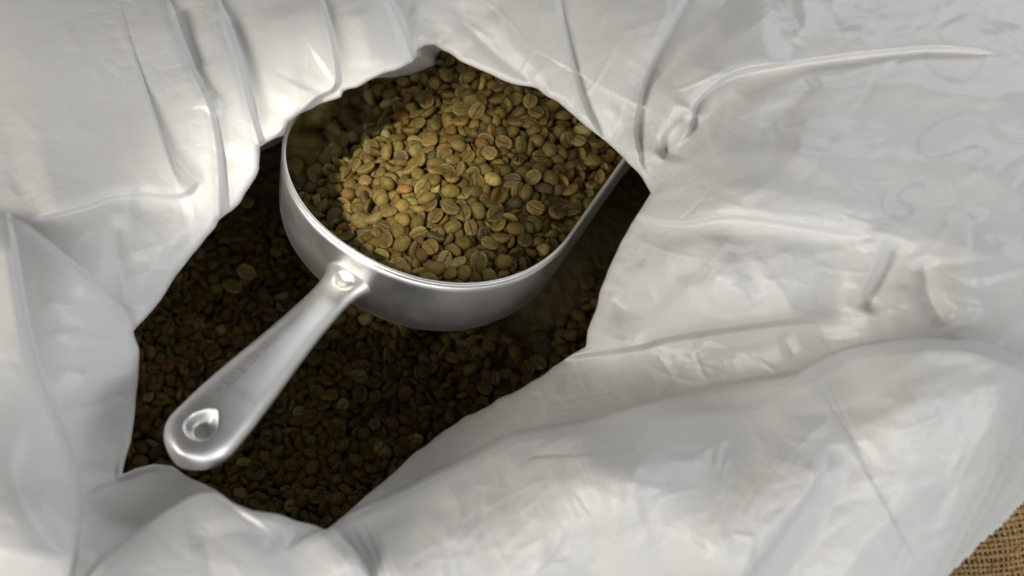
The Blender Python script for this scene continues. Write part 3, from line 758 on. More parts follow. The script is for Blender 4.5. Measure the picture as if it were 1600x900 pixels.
# resting place of every bean: x y z (hundredths of a cm), turn (127ths), size (percent)
BEANS = [
-213,-733,-104,7,-120,37,93,-258,-684,-94,70,-70,-66,107,-389,-669,-78,-29,-102,-70,89,-448,-550,-61,33,-111,-51,109,-592,-502,-164,-35,10,113,95,-30,-759,-131,97,55,10,90,-94,-691,-142,0,9,-45,109,
-170,-683,-108,-16,119,-40,92,-217,-617,-123,8,-3,126,112,-355,-550,-103,8,1,112,99,-408,-477,-80,27,-8,-72,96,-594,-416,-172,-38,3,-11,100,-652,-378,-206,-106,49,-21,96,-689,-365,-268,-3,-36,-60,97,
110,-747,-144,-116,32,30,94,48,-701,-130,-18,56,95,105,-19,-638,-120,-1,119,-45,105,-119,-568,-109,-45,68,-69,99,-180,-532,-125,-1,8,-56,94,-255,-494,-113,1,8,-17,91,-367,-429,-97,6,6,56,93,
-530,-369,-158,1,15,-124,89,-622,-297,-214,-5,-14,126,103,-678,-232,-263,-9,-9,-13,104,-734,-225,-303,60,-88,20,111,-755,-190,-282,-38,-11,-45,89,209,-660,-191,16,5,123,99,136,-651,-175,5,12,82,90,
76,-631,-165,-9,5,-111,91,2,-559,-127,118,-46,-11,94,-76,-509,-140,-10,6,-95,101,-173,-453,-124,9,8,110,99,-241,-412,-114,2,11,51,102,-327,-322,-86,10,-44,-108,109,-398,-275,-151,-35,-14,48,108,
-565,-203,-220,8,6,72,108,-587,-226,-269,-21,-31,-20,105,-708,-164,-327,-22,102,-71,98,-765,-111,-351,-55,9,-109,106,-1549,-456,-778,1,24,-122,94,319,-669,-213,-33,7,-16,90,254,-616,-185,-61,56,-43,87,
196,-591,-159,-115,50,-18,105,97,-520,-174,-3,14,9,109,28,-491,-133,-108,60,-22,102,-31,-438,-153,-2,13,11,93,-75,-375,-146,-1,12,14,106,-192,-321,-129,-10,6,-77,88,-277,-235,-119,8,8,118,97,
-501,-46,-236,-40,-13,-98,107,-555,-139,-253,-90,79,13,105,-609,-129,-310,-51,-15,-44,99,-610,-51,-333,-41,71,-81,108,-729,-74,-369,-69,45,-9,100,-1145,-128,-457,-29,-116,-40,106,395,-594,-256,21,4,124,104,
295,-561,-196,67,69,40,95,242,-481,-210,-13,8,-88,107,144,-463,-162,-115,42,28,94,77,-444,-175,7,12,87,95,25,-348,-167,10,8,106,100,-34,-305,-127,-59,-112,6,105,-147,-253,-140,-10,3,-107,88,
-238,-183,-103,72,87,30,95,-413,-37,-244,-7,-13,117,104,-456,-70,-285,-35,18,115,91,-527,-102,-304,22,-32,-119,92,-570,23,-359,14,26,15,93,-648,27,-431,-29,26,120,89,-822,94,-541,-29,-8,42,105,
-877,180,-560,5,15,92,91,392,-519,-258,4,22,25,90,319,-481,-232,2,20,21,94,314,-416,-199,85,-20,-22,110,179,-370,-200,-9,11,-69,107,125,-340,-160,-120,-36,-2,92,76,-293,-161,-19,-22,82,95,
-2,-241,-137,-105,0,33,95,-76,-211,-127,-89,-91,7,94,-165,-135,-142,-5,7,-31,101,-289,-3,-187,72,-26,-31,108,-335,-27,-242,-22,-33,-21,102,-500,41,-333,-1,32,-121,101,-556,84,-385,62,49,47,92,
-618,93,-418,70,-104,-12,93,-680,88,-447,-30,17,-105,99,-803,170,-562,7,-15,-126,97,494,-504,-258,-99,52,-55,109,450,-443,-279,1,23,7,96,368,-405,-250,-21,5,-121,93,330,-367,-210,-41,-51,72,103,
234,-302,-186,-104,52,6,102,187,-244,-204,15,0,126,91,110,-192,-150,-75,88,25,104,35,-182,-138,-78,-2,38,110,-42,-90,-130,101,69,25,104,-151,-48,-148,-4,7,-12,106,-229,60,-228,10,-40,-100,107,
-298,68,-271,-40,-5,76,104,-391,44,-309,-37,-15,49,98,-505,146,-382,-89,-46,77,104,-551,134,-438,7,-39,-101,104,-645,164,-466,-29,8,-120,95,-729,215,-564,-34,-2,69,98,570,-372,-298,50,-1,-60,111,
500,-383,-299,17,16,90,95,445,-293,-278,-21,9,-114,90,375,-297,-221,-10,-61,-81,109,320,-234,-240,17,7,119,100,236,-128,-184,89,-74,-52,99,167,-155,-163,-51,17,106,100,75,-104,-149,75,-71,-38,100,
6,-26,-143,-6,-101,71,93,-122,26,-157,-8,2,-77,98,-224,184,-269,-6,-48,-117,96,-335,130,-293,34,1,-94,92,-365,186,-369,13,-38,-108,113,-437,211,-421,13,-38,-109,105,-501,249,-446,-17,6,-63,95,
-522,239,-480,6,-39,-99,96,-733,295,-592,-10,18,117,100,602,-340,-311,-8,-113,-46,92,526,-298,-309,-16,18,-82,102,500,-233,-264,37,-31,55,99,445,-196,-250,-119,-32,-5,96,337,-163,-247,16,11,108,93,
299,-80,-206,63,-77,-67,106,196,-12,-189,19,11,-84,106,130,-9,-163,-101,72,-8,97,32,60,-154,-117,27,14,89,-30,104,-163,-8,19,-125,103,-218,249,-294,34,33,-118,105,-344,240,-352,-13,-89,-87,100,
-347,295,-391,-7,30,-100,86,-395,293,-406,-55,114,7,104,-452,292,-473,-30,26,120,108,-562,311,-500,24,17,90,99,-678,347,-604,14,-27,-123,100,621,-220,-310,70,-93,-51,110,569,-157,-295,31,-86,86,108,
515,-118,-276,49,-83,-51,107,378,-90,-263,20,8,123,100,329,-18,-250,20,9,123,104,228,25,-221,-20,4,-113,100,159,85,-182,-31,-117,-33,90,54,117,-191,0,15,82,89,14,210,-173,-125,4,-1,95,
-162,328,-311,-27,3,-123,93,-190,265,-320,-32,-27,6,96,-284,302,-393,7,-41,-100,92,-396,345,-455,-8,-8,-118,91,-426,367,-500,-37,-14,46,106,-508,363,-501,-10,-125,7,94,-630,419,-621,-2,-31,-96,108,
669,-191,-365,6,20,27,97,622,-136,-349,-7,25,-39,90,573,-79,-331,-24,0,-124,97,536,-44,-284,-19,103,-17,87,478,5,-277,-3,-87,82,95,379,48,-275,2,23,50,101,322,131,-237,31,-96,73,101,
203,158,-198,62,-76,78,102,150,238,-205,65,-66,-38,102,64,263,-193,114,1,-10,100,-89,355,-320,6,-42,-101,96,-238,370,-367,-31,21,-18,107,-274,420,-405,89,-36,26,93,-313,401,-463,-17,-36,-47,90,
-391,467,-503,53,41,-102,92,-456,448,-518,88,-90,-8,107,-581,514,-647,-28,8,95,97,655,-71,-363,-27,3,-123,99,618,-5,-352,-21,11,-104,103,553,45,-303,-4,-113,-44,105,484,80,-288,83,93,22,94,
423,121,-269,21,125,5,101,363,187,-289,13,18,111,104,282,207,-225,29,-50,18,107,184,260,-223,-46,-99,51,88,75,319,-237,-11,16,31,104,-71,457,-334,30,35,118,101,-181,422,-371,14,8,-12,105,
-201,425,-419,-24,-33,-27,107,-268,450,-468,-40,3,87,88,-341,478,-518,-21,-34,-33,100,-416,516,-539,-16,-115,48,94,-549,592,-665,-19,12,96,108,794,-36,-384,39,-67,-88,106,751,40,-371,92,-47,-32,104,
663,70,-351,-30,5,90,88,611,101,-332,47,-100,62,87,578,139,-318,48,-116,-19,105,433,221,-290,-93,83,-24,91,373,295,-274,76,-14,-49,107,292,310,-253,-108,60,22,107,194,317,-265,4,20,98,92,
110,396,-261,3,16,100,96,-34,518,-348,-10,-39,117,102,-154,504,-404,20,45,106,97,-175,523,-457,-11,-35,-42,89,-268,558,-488,19,91,49,106,-328,549,-518,30,-120,-27,96,-323,598,-565,-31,16,122,99,
-483,633,-662,-15,-27,-18,95,774,106,-387,15,-8,-101,99,726,106,-350,-95,-7,78,101,651,168,-342,-96,-67,27,90,589,196,-322,-91,73,31,94,527,242,-310,-105,12,21,108,447,299,-298,-30,-118,-37,93,
327,369,-270,115,-11,-48,102,226,428,-256,97,-14,-35,112,164,493,-257,-53,-102,37,93,25,552,-328,55,-15,-18,97,-126,573,-415,66,-38,-82,103,-172,613,-452,23,-1,73,105,-179,625,-488,21,-27,-98,89,
-259,701,-504,51,-13,85,110,-331,714,-550,77,-36,63,92,-499,722,-665,20,1,-93,116,865,148,-394,64,-22,-94,91,760,193,-355,37,118,18,109,696,234,-347,-62,108,5,90,607,275,-319,36,-75,-44,113,
550,335,-325,-28,-26,96,99,471,364,-307,97,61,40,89,377,421,-288,99,70,28,94,271,490,-299,-10,-1,-126,94,185,552,-287,-10,-12,-27,102,109,571,-324,-30,-15,62,99,-20,613,-398,21,-26,-108,101,
-68,661,-433,-10,-30,5,95,-152,692,-456,39,5,40,95,-201,746,-511,-27,-19,99,96,-324,733,-536,-50,-78,-58,108,-580,715,-674,-2,12,-124,94,832,238,-404,-4,17,-72,104,772,267,-358,103,-43,-47,97,
712,322,-339,99,73,24,112,663,380,-335,33,-122,-3,100,551,414,-344,-10,2,-124,108,509,477,-301,74,-103,-6,114,404,485,-320,0,10,10,107,333,550,-309,10,2,126,106,242,609,-297,1,9,18,102,
127,717,-330,-19,39,-98,104,32,712,-360,-8,-123,31,100,-11,707,-413,9,-27,-75,92,-67,743,-443,14,-24,-88,96,-206,794,-481,-15,30,18,97,-256,791,-506,-3,87,39,95,-289,795,-525,-88,-10,82,93,
905,297,-418,18,-2,124,106,812,356,-390,8,10,67,91,754,402,-354,99,43,-1,90,729,437,-342,22,-123,7,107,628,448,-329,57,-28,-23,99,501,530,-313,-107,-2,32,91,459,548,-303,27,-61,-82,101,
401,591,-322,-4,10,-32,85,310,667,-309,-10,3,-117,91,115,791,-356,-14,73,84,90,70,771,-392,-25,-9,67,93,-5,781,-391,97,24,21,105,-81,835,-430,-22,-120,-28,96,-118,864,-484,13,-22,-109,94,
-182,935,-489,-105,-54,14,114,-224,953,-510,-94,-3,76,92,962,358,-401,90,-52,3,96,845,420,-398,-9,13,-44,87,789,502,-359,-88,-88,-18,102,705,497,-373,11,4,125,94,654,551,-340,-50,-114,-24,94,
569,604,-353,-14,-3,-123,89,520,660,-348,1,15,62,96,405,740,-309,-47,32,-37,114,341,797,-289,31,-118,9,105,198,811,-333,73,65,50,99,162,859,-362,27,16,-91,99,58,907,-411,-36,-11,-115,111,
-20,916,-466,-27,7,96,104,-94,968,-475,119,44,7,102,-129,993,-529,4,-28,-108,98,-208,998,-524,-22,83,91,104,960,430,-435,-22,-2,-125,94,892,467,-413,12,16,91,100,872,556,-384,36,-31,-113,108,
749,589,-392,14,7,126,93,684,613,-348,-42,-107,54,106,605,695,-338,-111,28,50,100,544,738,-332,112,40,-1,103,462,797,-326,-55,52,-93,99,381,860,-339,3,15,80,103,236,877,-351,26,36,-119,101,
218,908,-396,-25,-15,4,108,107,979,-424,37,-20,52,104,51,978,-472,-28,-7,43,101,-44,1022,-482,-111,0,10,98,-74,1056,-538,-28,8,94,96,-158,1076,-533,69,97,32,109,1044,494,-441,-69,-13,63,93,
986,552,-424,-15,-35,91,103,902,563,-423,-16,6,-96,107,813,627,-402,9,27,98,112,751,665,-371,71,-99,36,105,653,731,-386,-9,13,-14,103,599,808,-352,29,-114,-46,106,524,824,-368,-15,-3,-122,92,
460,916,-334,25,-100,73,105,309,927,-379,-18,22,123,100,225,986,-414,17,-18,-99,89,182,1018,-452,-24,-16,3,91,82,1092,-484,35,4,13,99,-6,1115,-507,36,-108,-42,110,-62,1148,-541,71,55,47,100,
-117,1120,-577,-19,-21,-29,95,1062,561,-476,23,1,125,104,979,626,-450,12,16,90,102,914,703,-442,-16,2,-103,111,857,780,-412,10,-39,100,103,784,741,-418,-2,16,45,90,735,797,-412,-6,14,8,111,
644,856,-398,-15,4,-93,100,590,932,-367,-105,-12,44,101,479,972,-375,-13,6,-68,93,373,1032,-382,-11,-65,-108,92,257,1114,-433,27,88,29,106,168,1094,-447,-74,48,15,100,164,1134,-504,-28,-9,35,105,
60,1142,-537,-28,6,88,96,-8,1188,-575,-27,10,101,100,-73,1229,-592,-17,8,-108,92,-88,-757,-116,0,110,-55,99,-209,-690,-100,0,-42,-109,96,-274,-606,-96,-33,-20,46,101,-408,-594,-69,64,62,50,107,
-521,-540,-110,15,-34,-107,112,-636,-438,-172,104,13,-28,103,-677,-393,-214,-11,-47,92,105,31,-751,-139,-23,46,-40,106,-13,-713,-123,-38,-46,21,106,-98,-618,-111,4,69,-103,102,-158,-571,-108,27,36,-68,88,
-211,-544,-101,-3,-39,64,90,-332,-472,-90,32,13,48,96,-467,-400,-135,-16,-32,-18,91,-563,-350,-196,-50,-14,98,90,-661,-311,-240,114,-52,7,94,-721,-285,-283,33,43,-108,97,-758,-96,-291,23,-7,10,99,
178,-714,-149,-99,71,19,108,109,-695,-126,11,72,87,101,65,-622,-126,-35,15,107,112,-39,-576,-120,45,-21,-51,93,-133,-485,-112,47,28,73,96,-212,-394,-82,-32,31,-75,103,-296,-356,-107,-4,10,-16,98,
-409,-302,-111,14,-3,-29,112,-546,-276,-191,-87,12,76,102,-612,-273,-223,37,121,15,101,-682,-217,-281,100,-77,13,104,-707,-149,-323,13,-72,-100,102,-712,-71,-333,-22,9,-93,87,262,-699,-191,41,-9,107,91,
266,-629,-154,32,-5,108,106,146,-574,-160,-5,-19,30,103,98,-554,-109,120,30,4,102,-15,-489,-107,50,116,2,98,-97,-448,-109,-6,68,53,100,-149,-379,-105,-80,-84,33,99,-235,-313,-104,17,-17,-64,103,
-375,-177,-162,-83,-37,73,95,-501,-168,-213,-95,74,-23,112,-562,-166,-259,41,-11,-17,90,-632,-176,-317,-38,-2,78,94,-675,-83,-352,30,89,34,103,-766,-12,-323,-91,73,50,91,-1217,-229,-479,-2,9,-28,108,
330,-600,-201,111,27,15,107,256,-538,-182,45,59,16,103,198,-526,-170,-80,25,-49,99,174,-497,-144,-41,-38,35,95,39,-410,-126,110,6,57,100,-6,-383,-109,-72,-40,-74,101,-95,-294,-123,32,-19,-108,102,
-203,-234,-102,58,7,60,112,-323,-108,-168,13,6,46,106,-457,-116,-228,-103,64,-28,97,-527,-96,-240,-100,16,-25,91,-578,24,-307,-44,-3,92,111,-612,82,-354,38,-23,-105,98,-625,-14,-384,-23,0,40,103,
-694,1,-410,-11,-18,99,104,457,-553,-261,-17,-21,100,90,363,-536,-224,11,-8,-9,98,315,-487,-190,9,-27,101,87,225,-438,-185,6,-51,-114,109,157,-401,-172,28,-22,8,91,96,-366,-152,18,-12,88,102,
36,-280,-146,11,-56,-76,93,-42,-221,-107,5,-20,-99,94,-149,-181,-124,42,9,-12,93,-245,-119,-150,-17,-35,-32,94,-408,-26,-282,-35,16,115,88,-462,18,-305,23,25,71,96,-526,77,-356,-9,28,-23,97,
-578,72,-383,54,-84,-66,113,-708,100,-388,-80,-89,29,92,-647,224,-406,-45,55,-95,96,451,-475,-253,28,41,-85,93,395,-430,-230,-8,55,-108,101,358,-377,-189,-104,30,-62,102,251,-365,-182,14,115,10,100,
209,-302,-176,13,-50,95,98,131,-267,-156,-12,124,-13,107,55,-223,-151,36,63,103,93,-31,-153,-136,46,-19,70,86,-92,-146,-122,-99,-64,-13,91,-270,32,-205,-38,-32,113,105,-342,55,-264,-73,-31,85,92,
-419,76,-284,-11,-35,-52,104,-464,106,-337,-27,-73,77,100,-553,173,-388,9,-59,-58,101,-592,190,-425,70,-101,-29,98,-666,216,-407,77,-72,-67,91,-839,239,-547,-43,-115,-32,104,533,-459,-276,-14,63,65,104,
437,-359,-260,22,-11,125,109,406,-331,-230,30,-57,-109,102,304,-296,-207,113,51,7,91,247,-237,-196,-45,34,-23,109,204,-199,-175,21,-49,-115,114,116,-107,-126,105,-69,13,109,31,-98,-141,44,-38,-102,104,
-69,-22,-151,-18,12,-113,97,-154,79,-195,-37,-16,49,111,-272,171,-268,112,31,-43,105,-367,140,-312,78,-79,-54,92,-440,165,-358,-33,101,-12,93,-526,210,-436,45,-18,-39,88,-600,238,-457,68,-103,-27,110,
-654,283,-435,32,41,36,93,-796,273,-559,41,111,37,104,583,-298,-251,27,89,-63,106,515,-294,-241,28,113,-47,94,500,-246,-223,17,-1,-64,109,418,-224,-247,-3,32,-123,112,296,-171,-192,57,109,20,106,
235,-45,-193,-49,66,-77,100,174,-83,-167,112,-31,-51,99,47,8,-166,17,11,-20,97,-36,27,-146,-24,36,37,102,-79,224,-234,-32,-27,5,111,-278,217,-329,-32,-9,99,93,-314,190,-312,-71,-60,75,102,
-416,280,-373,31,32,108,109,-476,315,-404,-93,-84,6,110,-532,316,-464,-14,11,-123,93,-609,360,-451,-28,43,-94,106,-739,400,-616,-15,4,-92,106,619,-279,-327,19,40,-28,96,574,-248,-264,-90,-75,20,105,
520,-193,-276,42,-20,7,96,455,-118,-265,24,-26,-94,100,393,-111,-227,8,34,-120,104,303,24,-226,-30,15,73,101,235,84,-195,-22,6,115,105,93,66,-155,110,37,49,106,13,169,-173,17,-12,66,97,
-52,163,-185,-37,2,87,90,-260,337,-328,18,-49,4,110,-348,356,-363,-69,-18,-95,112,-350,409,-376,25,106,66,112,-418,374,-431,37,-31,-116,111,-499,372,-461,70,93,49,106,-540,413,-453,62,-32,-91,112,
-763,504,-624,-7,14,-2,87,732,-173,-318,-48,-63,12,101,662,-124,-292,109,-65,-6,109,575,-111,-300,36,-4,26,108,492,-43,-275,7,54,-105,102,416,-22,-250,78,98,22,105,342,94,-227,67,-35,83,103,
265,90,-203,32,121,-9,108,132,158,-174,-56,113,-10,112,73,190,-207,3,17,106,92,-71,328,-273,-4,-11,5,100,-183,449,-336,-20,43,109,110,-271,352,-392,-12,58,102,91,-340,359,-413,108,-65,4,107,
-376,435,-472,33,44,-99,101,-441,482,-484,3,-35,45,95,-504,451,-476,93,-9,-86,101,-651,511,-647,4,15,100,101,708,-113,-357,11,-57,112,110,678,-52,-329,12,43,104,99,561,-11,-305,-113,-3,3,88,
550,5,-261,5,41,119,114,470,56,-283,-10,-21,106,89,396,121,-260,-8,-8,110,92,334,182,-255,15,-25,-42,95,202,209,-216,51,-22,114,99,146,303,-223,-43,-49,-73,91,15,348,-263,22,-36,-119,94,
-107,426,-343,23,-5,-18,91,-233,472,-349,-36,-100,5,104,-290,505,-428,-115,-11,52,105,-330,475,-474,9,3,-64,88,-377,514,-499,38,-34,-101,87,-444,533,-513,-28,10,-29,94,-637,665,-668,11,8,121,98,
740,-67,-368,28,22,-122,99,710,13,-359,-29,-38,98,109,600,54,-308,-24,52,-111,107,581,117,-271,105,-4,-69,112,496,158,-294,15,-116,47,112,433,227,-277,0,-26,-41,90,344,299,-232,-10,-28,119,103,
246,265,-239,125,2,16,90,171,366,-224,79,-48,-16,93,34,492,-296,-30,-56,97,109,-100,533,-384,-6,24,-66,101,-174,487,-396,114,-26,-29,102,-248,502,-445,8,42,19,100,-308,528,-480,-45,-108,-49,110,
-388,568,-544,-50,61,-88,89,-423,594,-549,-41,31,-112,94,-554,652,-659,-54,-12,17,104,809,41,-360,-1,118,9,102,759,72,-322,-49,-105,-10,100,700,118,-313,-30,-32,43,102,628,151,-307,15,48,-12,109,
516,223,-311,23,-67,104,102,472,275,-258,95,24,76,99,390,338,-294,25,-28,-89,96,211,355,-249,54,61,98,92,174,424,-243,62,-9,-104,98,94,493,-301,-31,19,120,112,-41,571,-374,36,-23,-47,106,
-205,556,-411,-42,115,30,95,-233,584,-476,-20,57,46,88,-265,620,-507,-63,-48,-24,101,-303,655,-524,18,-106,-30,100,-380,664,-566,49,19,85,91,843,104,-390,27,50,-104,105,814,163,-345,91,52,20,106,
709,184,-346,19,-20,93,98,645,245,-348,29,-16,-53,88,566,298,-263,96,83,2,99,516,321,-300,51,-14,-100,93,427,372,-284,-93,-58,-63,111,313,431,-304,-11,2,-110,96,236,481,-264,51,-27,-46,112,
95,567,-281,-3,11,-126,108,8,642,-368,2,34,99,101,-89,587,-430,-34,-8,99,93,-228,660,-446,58,-14,101,101,-194,706,-483,24,-17,81,95,-283,740,-522,-30,67,-73,107,-340,790,-512,45,-72,-86,97,
-1277,631,-855,-2,4,-40,107,911,170,-393,-77,-5,86,100,820,231,-330,69,101,-16,105,758,215,-305,98,-76,3,103,648,303,-328,-71,90,18,105,589,356,-327,-76,97,-29,90,533,400,-266,-120,29,-26,110,
467,472,-281,0,6,-8,106,334,475,-284,-65,17,-71,98,266,530,-274,-29,20,96,110,150,647,-291,17,124,7,109,90,647,-354,-10,-27,-21,105,-53,719,-390,-22,-35,95,90,-101,736,-422,51,-51,-63,94,
-139,751,-479,14,-26,-71,100,-282,755,-445,-26,-103,-56,97,-288,839,-525,-38,-55,-79,93,911,244,-394,-26,-48,113,105,833,292,-381,-5,-38,-121,88,786,345,-353,-21,-57,5,93,753,362,-312,-7,11,123,98,
705,432,-318,15,20,112,92,584,477,-320,-29,-44,-10,98,554,542,-277,-85,-72,-61,99,418,547,-279,-7,-39,19,105,366,611,-281,41,-53,-34,115,233,671,-290,-36,32,118,108,87,741,-354,8,22,61,110,
-11,787,-369,-67,-42,-4,95,-76,807,-397,0,-114,40,104,-150,836,-460,47,1,-55,107,-215,861,-489,14,91,11,91,-272,912,-522,71,71,68,90,985,287,-387,64,-48,-98,103,885,361,-373,92,59,-31,106,
826,406,-357,-22,3,100,104,782,466,-322,17,111,59,105,648,491,-330,117,-24,4,98,601,550,-335,28,-4,-101,99,514,598,-307,41,101,-50,99,460,634,-303,-81,76,-59,106,350,698,-289,26,56,43,109,
304,724,-296,-28,8,48,95,112,867,-372,-33,-68,66,107,53,829,-394,-38,-35,-69,98,5,881,-427,-6,11,-123,102,-86,898,-449,35,77,84,95,-151,895,-477,-62,-50,56,104,-231,999,-454,69,31,-81,98,
1001,381,-414,-57,104,8,98,920,404,-381,-25,106,38,93,857,484,-357,-65,107,11,95,803,551,-365,-94,-63,-47,94,755,536,-335,-12,-90,-28,110,704,657,-329,-16,68,-105,105,643,650,-348,-5,-92,-81,90,
468,713,-305,7,73,42,109,424,816,-330,28,28,45,96,314,855,-349,0,-29,-103,91,169,967,-367,-15,0,122,110,148,899,-392,-16,-42,16,100,5,962,-414,36,94,-26,98,-14,996,-447,-95,-43,-34,102,
-113,1084,-483,-43,63,-97,114,-183,1052,-502,-28,24,90,111,1059,440,-436,7,-76,-60,99,1020,531,-392,24,1,73,106,926,532,-396,4,48,-57,91,887,628,-392,40,69,-92,89,809,675,-358,13,17,107,97,
728,700,-379,-34,-7,51,113,597,775,-330,-8,54,-18,105,530,789,-311,85,75,51,102,492,853,-336,-63,30,45,98,405,956,-339,54,19,-113,94,282,917,-349,42,-1,-102,88,162,964,-409,-95,34,-66,93,
99,1034,-448,52,96,-46,99,31,1085,-493,57,-103,-43,97,-57,1164,-488,25,4,-117,111,-118,1133,-535,-19,-6,-38,91,1087,556,-419,12,40,-62,111,1041,583,-434,-13,-8,71,104,953,626,-415,-34,0,121,102,
886,668,-408,16,15,-125,106,838,705,-406,-3,-47,-104,92,798,748,-384,-15,3,-103,89,675,796,-358,108,-63,-21,95,586,880,-364,65,44,74,90,553,960,-359,-67,11,85,96,416,983,-339,7,109,39,108,
303,1047,-398,26,-33,81,94,239,1042,-412,69,90,56,96,109,1154,-445,-31,-81,85,100,87,1138,-506,-26,17,-83,92,5,1192,-518,5,-29,15,101,-97,1184,-571,48,1,6,96,1075,628,-444,-122,-28,-21,108,
1025,667,-417,2,-7,-68,107,780,821,-397,-35,50,-6,107,435,1067,-362,79,-12,-37,108,115,1188,-517,-12,64,97,94,61,1204,-535,-63,-46,13,97,-19,1280,-587,44,67,-99,89,-330,-676,-73,64,-16,73,106,
-348,-630,-84,-49,43,-68,102,-455,-599,-75,38,7,42,97,-526,-454,-147,18,-31,-109,98,25,-764,-97,22,-3,17,99,-48,-678,-87,-11,10,126,106,-161,-639,-80,64,48,69,93,-208,-621,-75,7,8,47,108,
-284,-531,-96,34,-6,-30,96,-361,-524,-58,-8,-10,77,89,-631,-346,-169,-8,13,-114,110,-695,-335,-190,-26,0,33,100,-717,-317,-237,25,-17,-95,90,171,-740,-112,116,33,-38,99,106,-752,-130,35,-22,107,94,
-11,-608,-87,74,16,-1,104,-86,-541,-82,11,35,90,99,-186,-466,-83,18,25,-115,105,-269,-458,-56,-96,80,-17,97,-323,-414,-74,-22,54,39,95,-453,-337,-147,-26,13,117,87,-509,-311,-191,-36,-6,82,109,
-660,-193,-250,-48,-29,-89,95,-703,-143,-281,-3,23,83,90,-760,-53,-290,-105,-66,-19,113,292,-687,-146,43,2,71,101,193,-636,-147,19,-14,-59,91,136,-619,-127,-1,-21,77,101,22,-555,-103,-22,33,-101,100,
-32,-494,-96,-11,-4,106,106,-108,-386,-87,64,-1,29,94,-189,-325,-70,-2,13,-32,93,-257,-280,-73,6,-29,-123,92,-438,-166,-196,-25,6,-122,100,-493,-227,-201,25,-30,-47,100,-634,-118,-278,-32,-36,48,108,
-668,-49,-292,-59,-48,89,93,-707,-14,-341,44,65,98,95,-725,68,-339,-2,17,62,96,363,-656,-163,-21,52,112,100,337,-609,-163,-10,-55,-88,96,337,-536,-149,11,-25,-28,108,210,-562,-104,-91,-80,-29,110,
80,-481,-121,24,30,114,91,-26,-419,-116,-32,27,4,101,-114,-337,-91,36,-8,82,100,-153,-295,-86,-75,-102,-4,92,-306,-150,-138,1,25,-96,93,-392,-98,-195,-66,-95,40,107,-514,-28,-292,46,21,87,87,
-642,-25,-327,36,-41,87,92,-648,25,-331,-1,21,-31,96,-671,37,-369,-7,-19,-55,98,-755,38,-374,-36,42,-77,109,413,-603,-212,-34,22,-117,110,369,-544,-182,-6,-12,120,95,255,-495,-154,13,29,122,94,
257,-428,-151,25,-4,124,92,129,-435,-129,-2,6,122,101,70,-343,-117,10,-18,-122,99,-20,-287,-111,0,1,63,93,-112,-232,-85,105,-34,11,97,-187,-101,-116,-24,28,116,94,-343,-87,-201,-9,9,63,89,
-501,58,-291,-11,-32,-83,103,-539,-18,-321,-3,-33,75,102,-584,120,-326,-22,-21,-117,109,-649,105,-360,3,-99,-58,107,-724,148,-365,-31,21,-55,103,-665,155,-417,2,44,-119,101,424,-515,-210,-31,78,-41,89,
383,-499,-211,14,54,107,87,325,-378,-141,3,-122,34,99,217,-358,-157,51,8,86,98,162,-335,-145,16,-2,99,94,133,-255,-137,-19,-1,100,110,55,-236,-113,10,-2,124,100,-66,-176,-94,27,-35,-119,108,
-196,-5,-178,15,-37,-108,96,-412,154,-289,-24,-19,22,102,-471,202,-332,9,-45,-67,113,-538,128,-309,25,40,58,103,-544,196,-356,4,38,109,98,-591,156,-386,-9,-80,40,93,-640,208,-365,38,-19,118,97,
-696,216,-376,-11,-22,97,95,476,-430,-242,-7,57,88,103,444,-378,-207,-16,1,-99,97,400,-310,-179,-20,2,-125,103,316,-293,-191,3,-24,-102,101,277,-237,-161,-30,23,-112,108,200,-222,-136,11,-19,110,103,
55,-119,-104,-7,11,-126,104,-28,-45,-109,-19,-14,78,88,-104,-77,-128,45,-3,58,99,-242,113,-241,8,-72,-99,96,-423,233,-355,31,28,-82,92,-428,124,-335,24,17,-83,91,-461,163,-373,-69,-11,106,106,
-572,238,-372,-101,43,51,105,-604,286,-418,-42,-21,-117,108,-664,283,-371,-28,25,93,109,583,-387,-256,23,-4,93,107,545,-405,-235,11,-53,-24,100,516,-368,-235,-7,-68,-93,108,462,-278,-214,52,-27,-17,96,
365,-239,-188,-100,25,10,96,267,-151,-158,114,-39,-14,99,182,-86,-156,21,46,30,97,113,-38,-163,27,9,-117,97,66,-50,-115,-29,-35,-88,100,-96,139,-176,29,-46,-68,95,-307,299,-313,-44,-47,77,112,
-382,306,-342,-53,0,-55,104,-492,241,-369,-94,79,21,110,-430,270,-377,-74,-93,38,89,-548,285,-399,-70,40,-44,95,-548,357,-413,-39,-68,79,90,-620,363,-404,1,15,70,110,642,-294,-286,-60,5,-105,89,
630,-240,-242,74,96,-37,102,610,-172,-254,-37,-4,-89,114,504,-142,-232,18,7,-28,103,405,-175,-239,-10,-97,-56,89,343,-90,-222,29,-39,-104,99,276,7,-172,9,15,122,107,164,57,-184,6,34,-115,93,
60,126,-157,-13,-9,-125,90,-150,289,-280,-30,32,-113,96,-146,156,-232,-38,-18,40,110,-278,268,-334,-103,-50,-42,89,-412,376,-381,24,-18,85,106,-464,442,-390,64,91,38,113,-478,322,-388,14,8,67,99,
-500,365,-404,-74,-73,-27,106,-572,439,-412,-25,-43,78,97,687,-244,-329,-63,-44,44,96,681,-221,-293,-21,-16,39,106,687,-129,-281,2,7,13,101,555,-108,-261,22,-13,-101,92,451,-46,-217,-16,74,-71,105,
413,-41,-208,-87,-78,-3,110,385,31,-228,17,-14,-2,103,305,140,-215,-77,-7,-8,93,88,236,-166,11,22,-21,96,-66,392,-299,10,34,118,101,-257,400,-329,-54,11,49,107,-208,337,-335,9,18,-74,93,
-411,497,-411,-15,28,118,99,-393,452,-432,16,-39,-50,98,-444,413,-462,-62,-67,-53,101,-467,487,-451,-9,-34,81,90,-532,478,-426,-31,-10,-54,109,727,-75,-309,-12,34,-68,101,615,-44,-285,-18,-125,10,103,
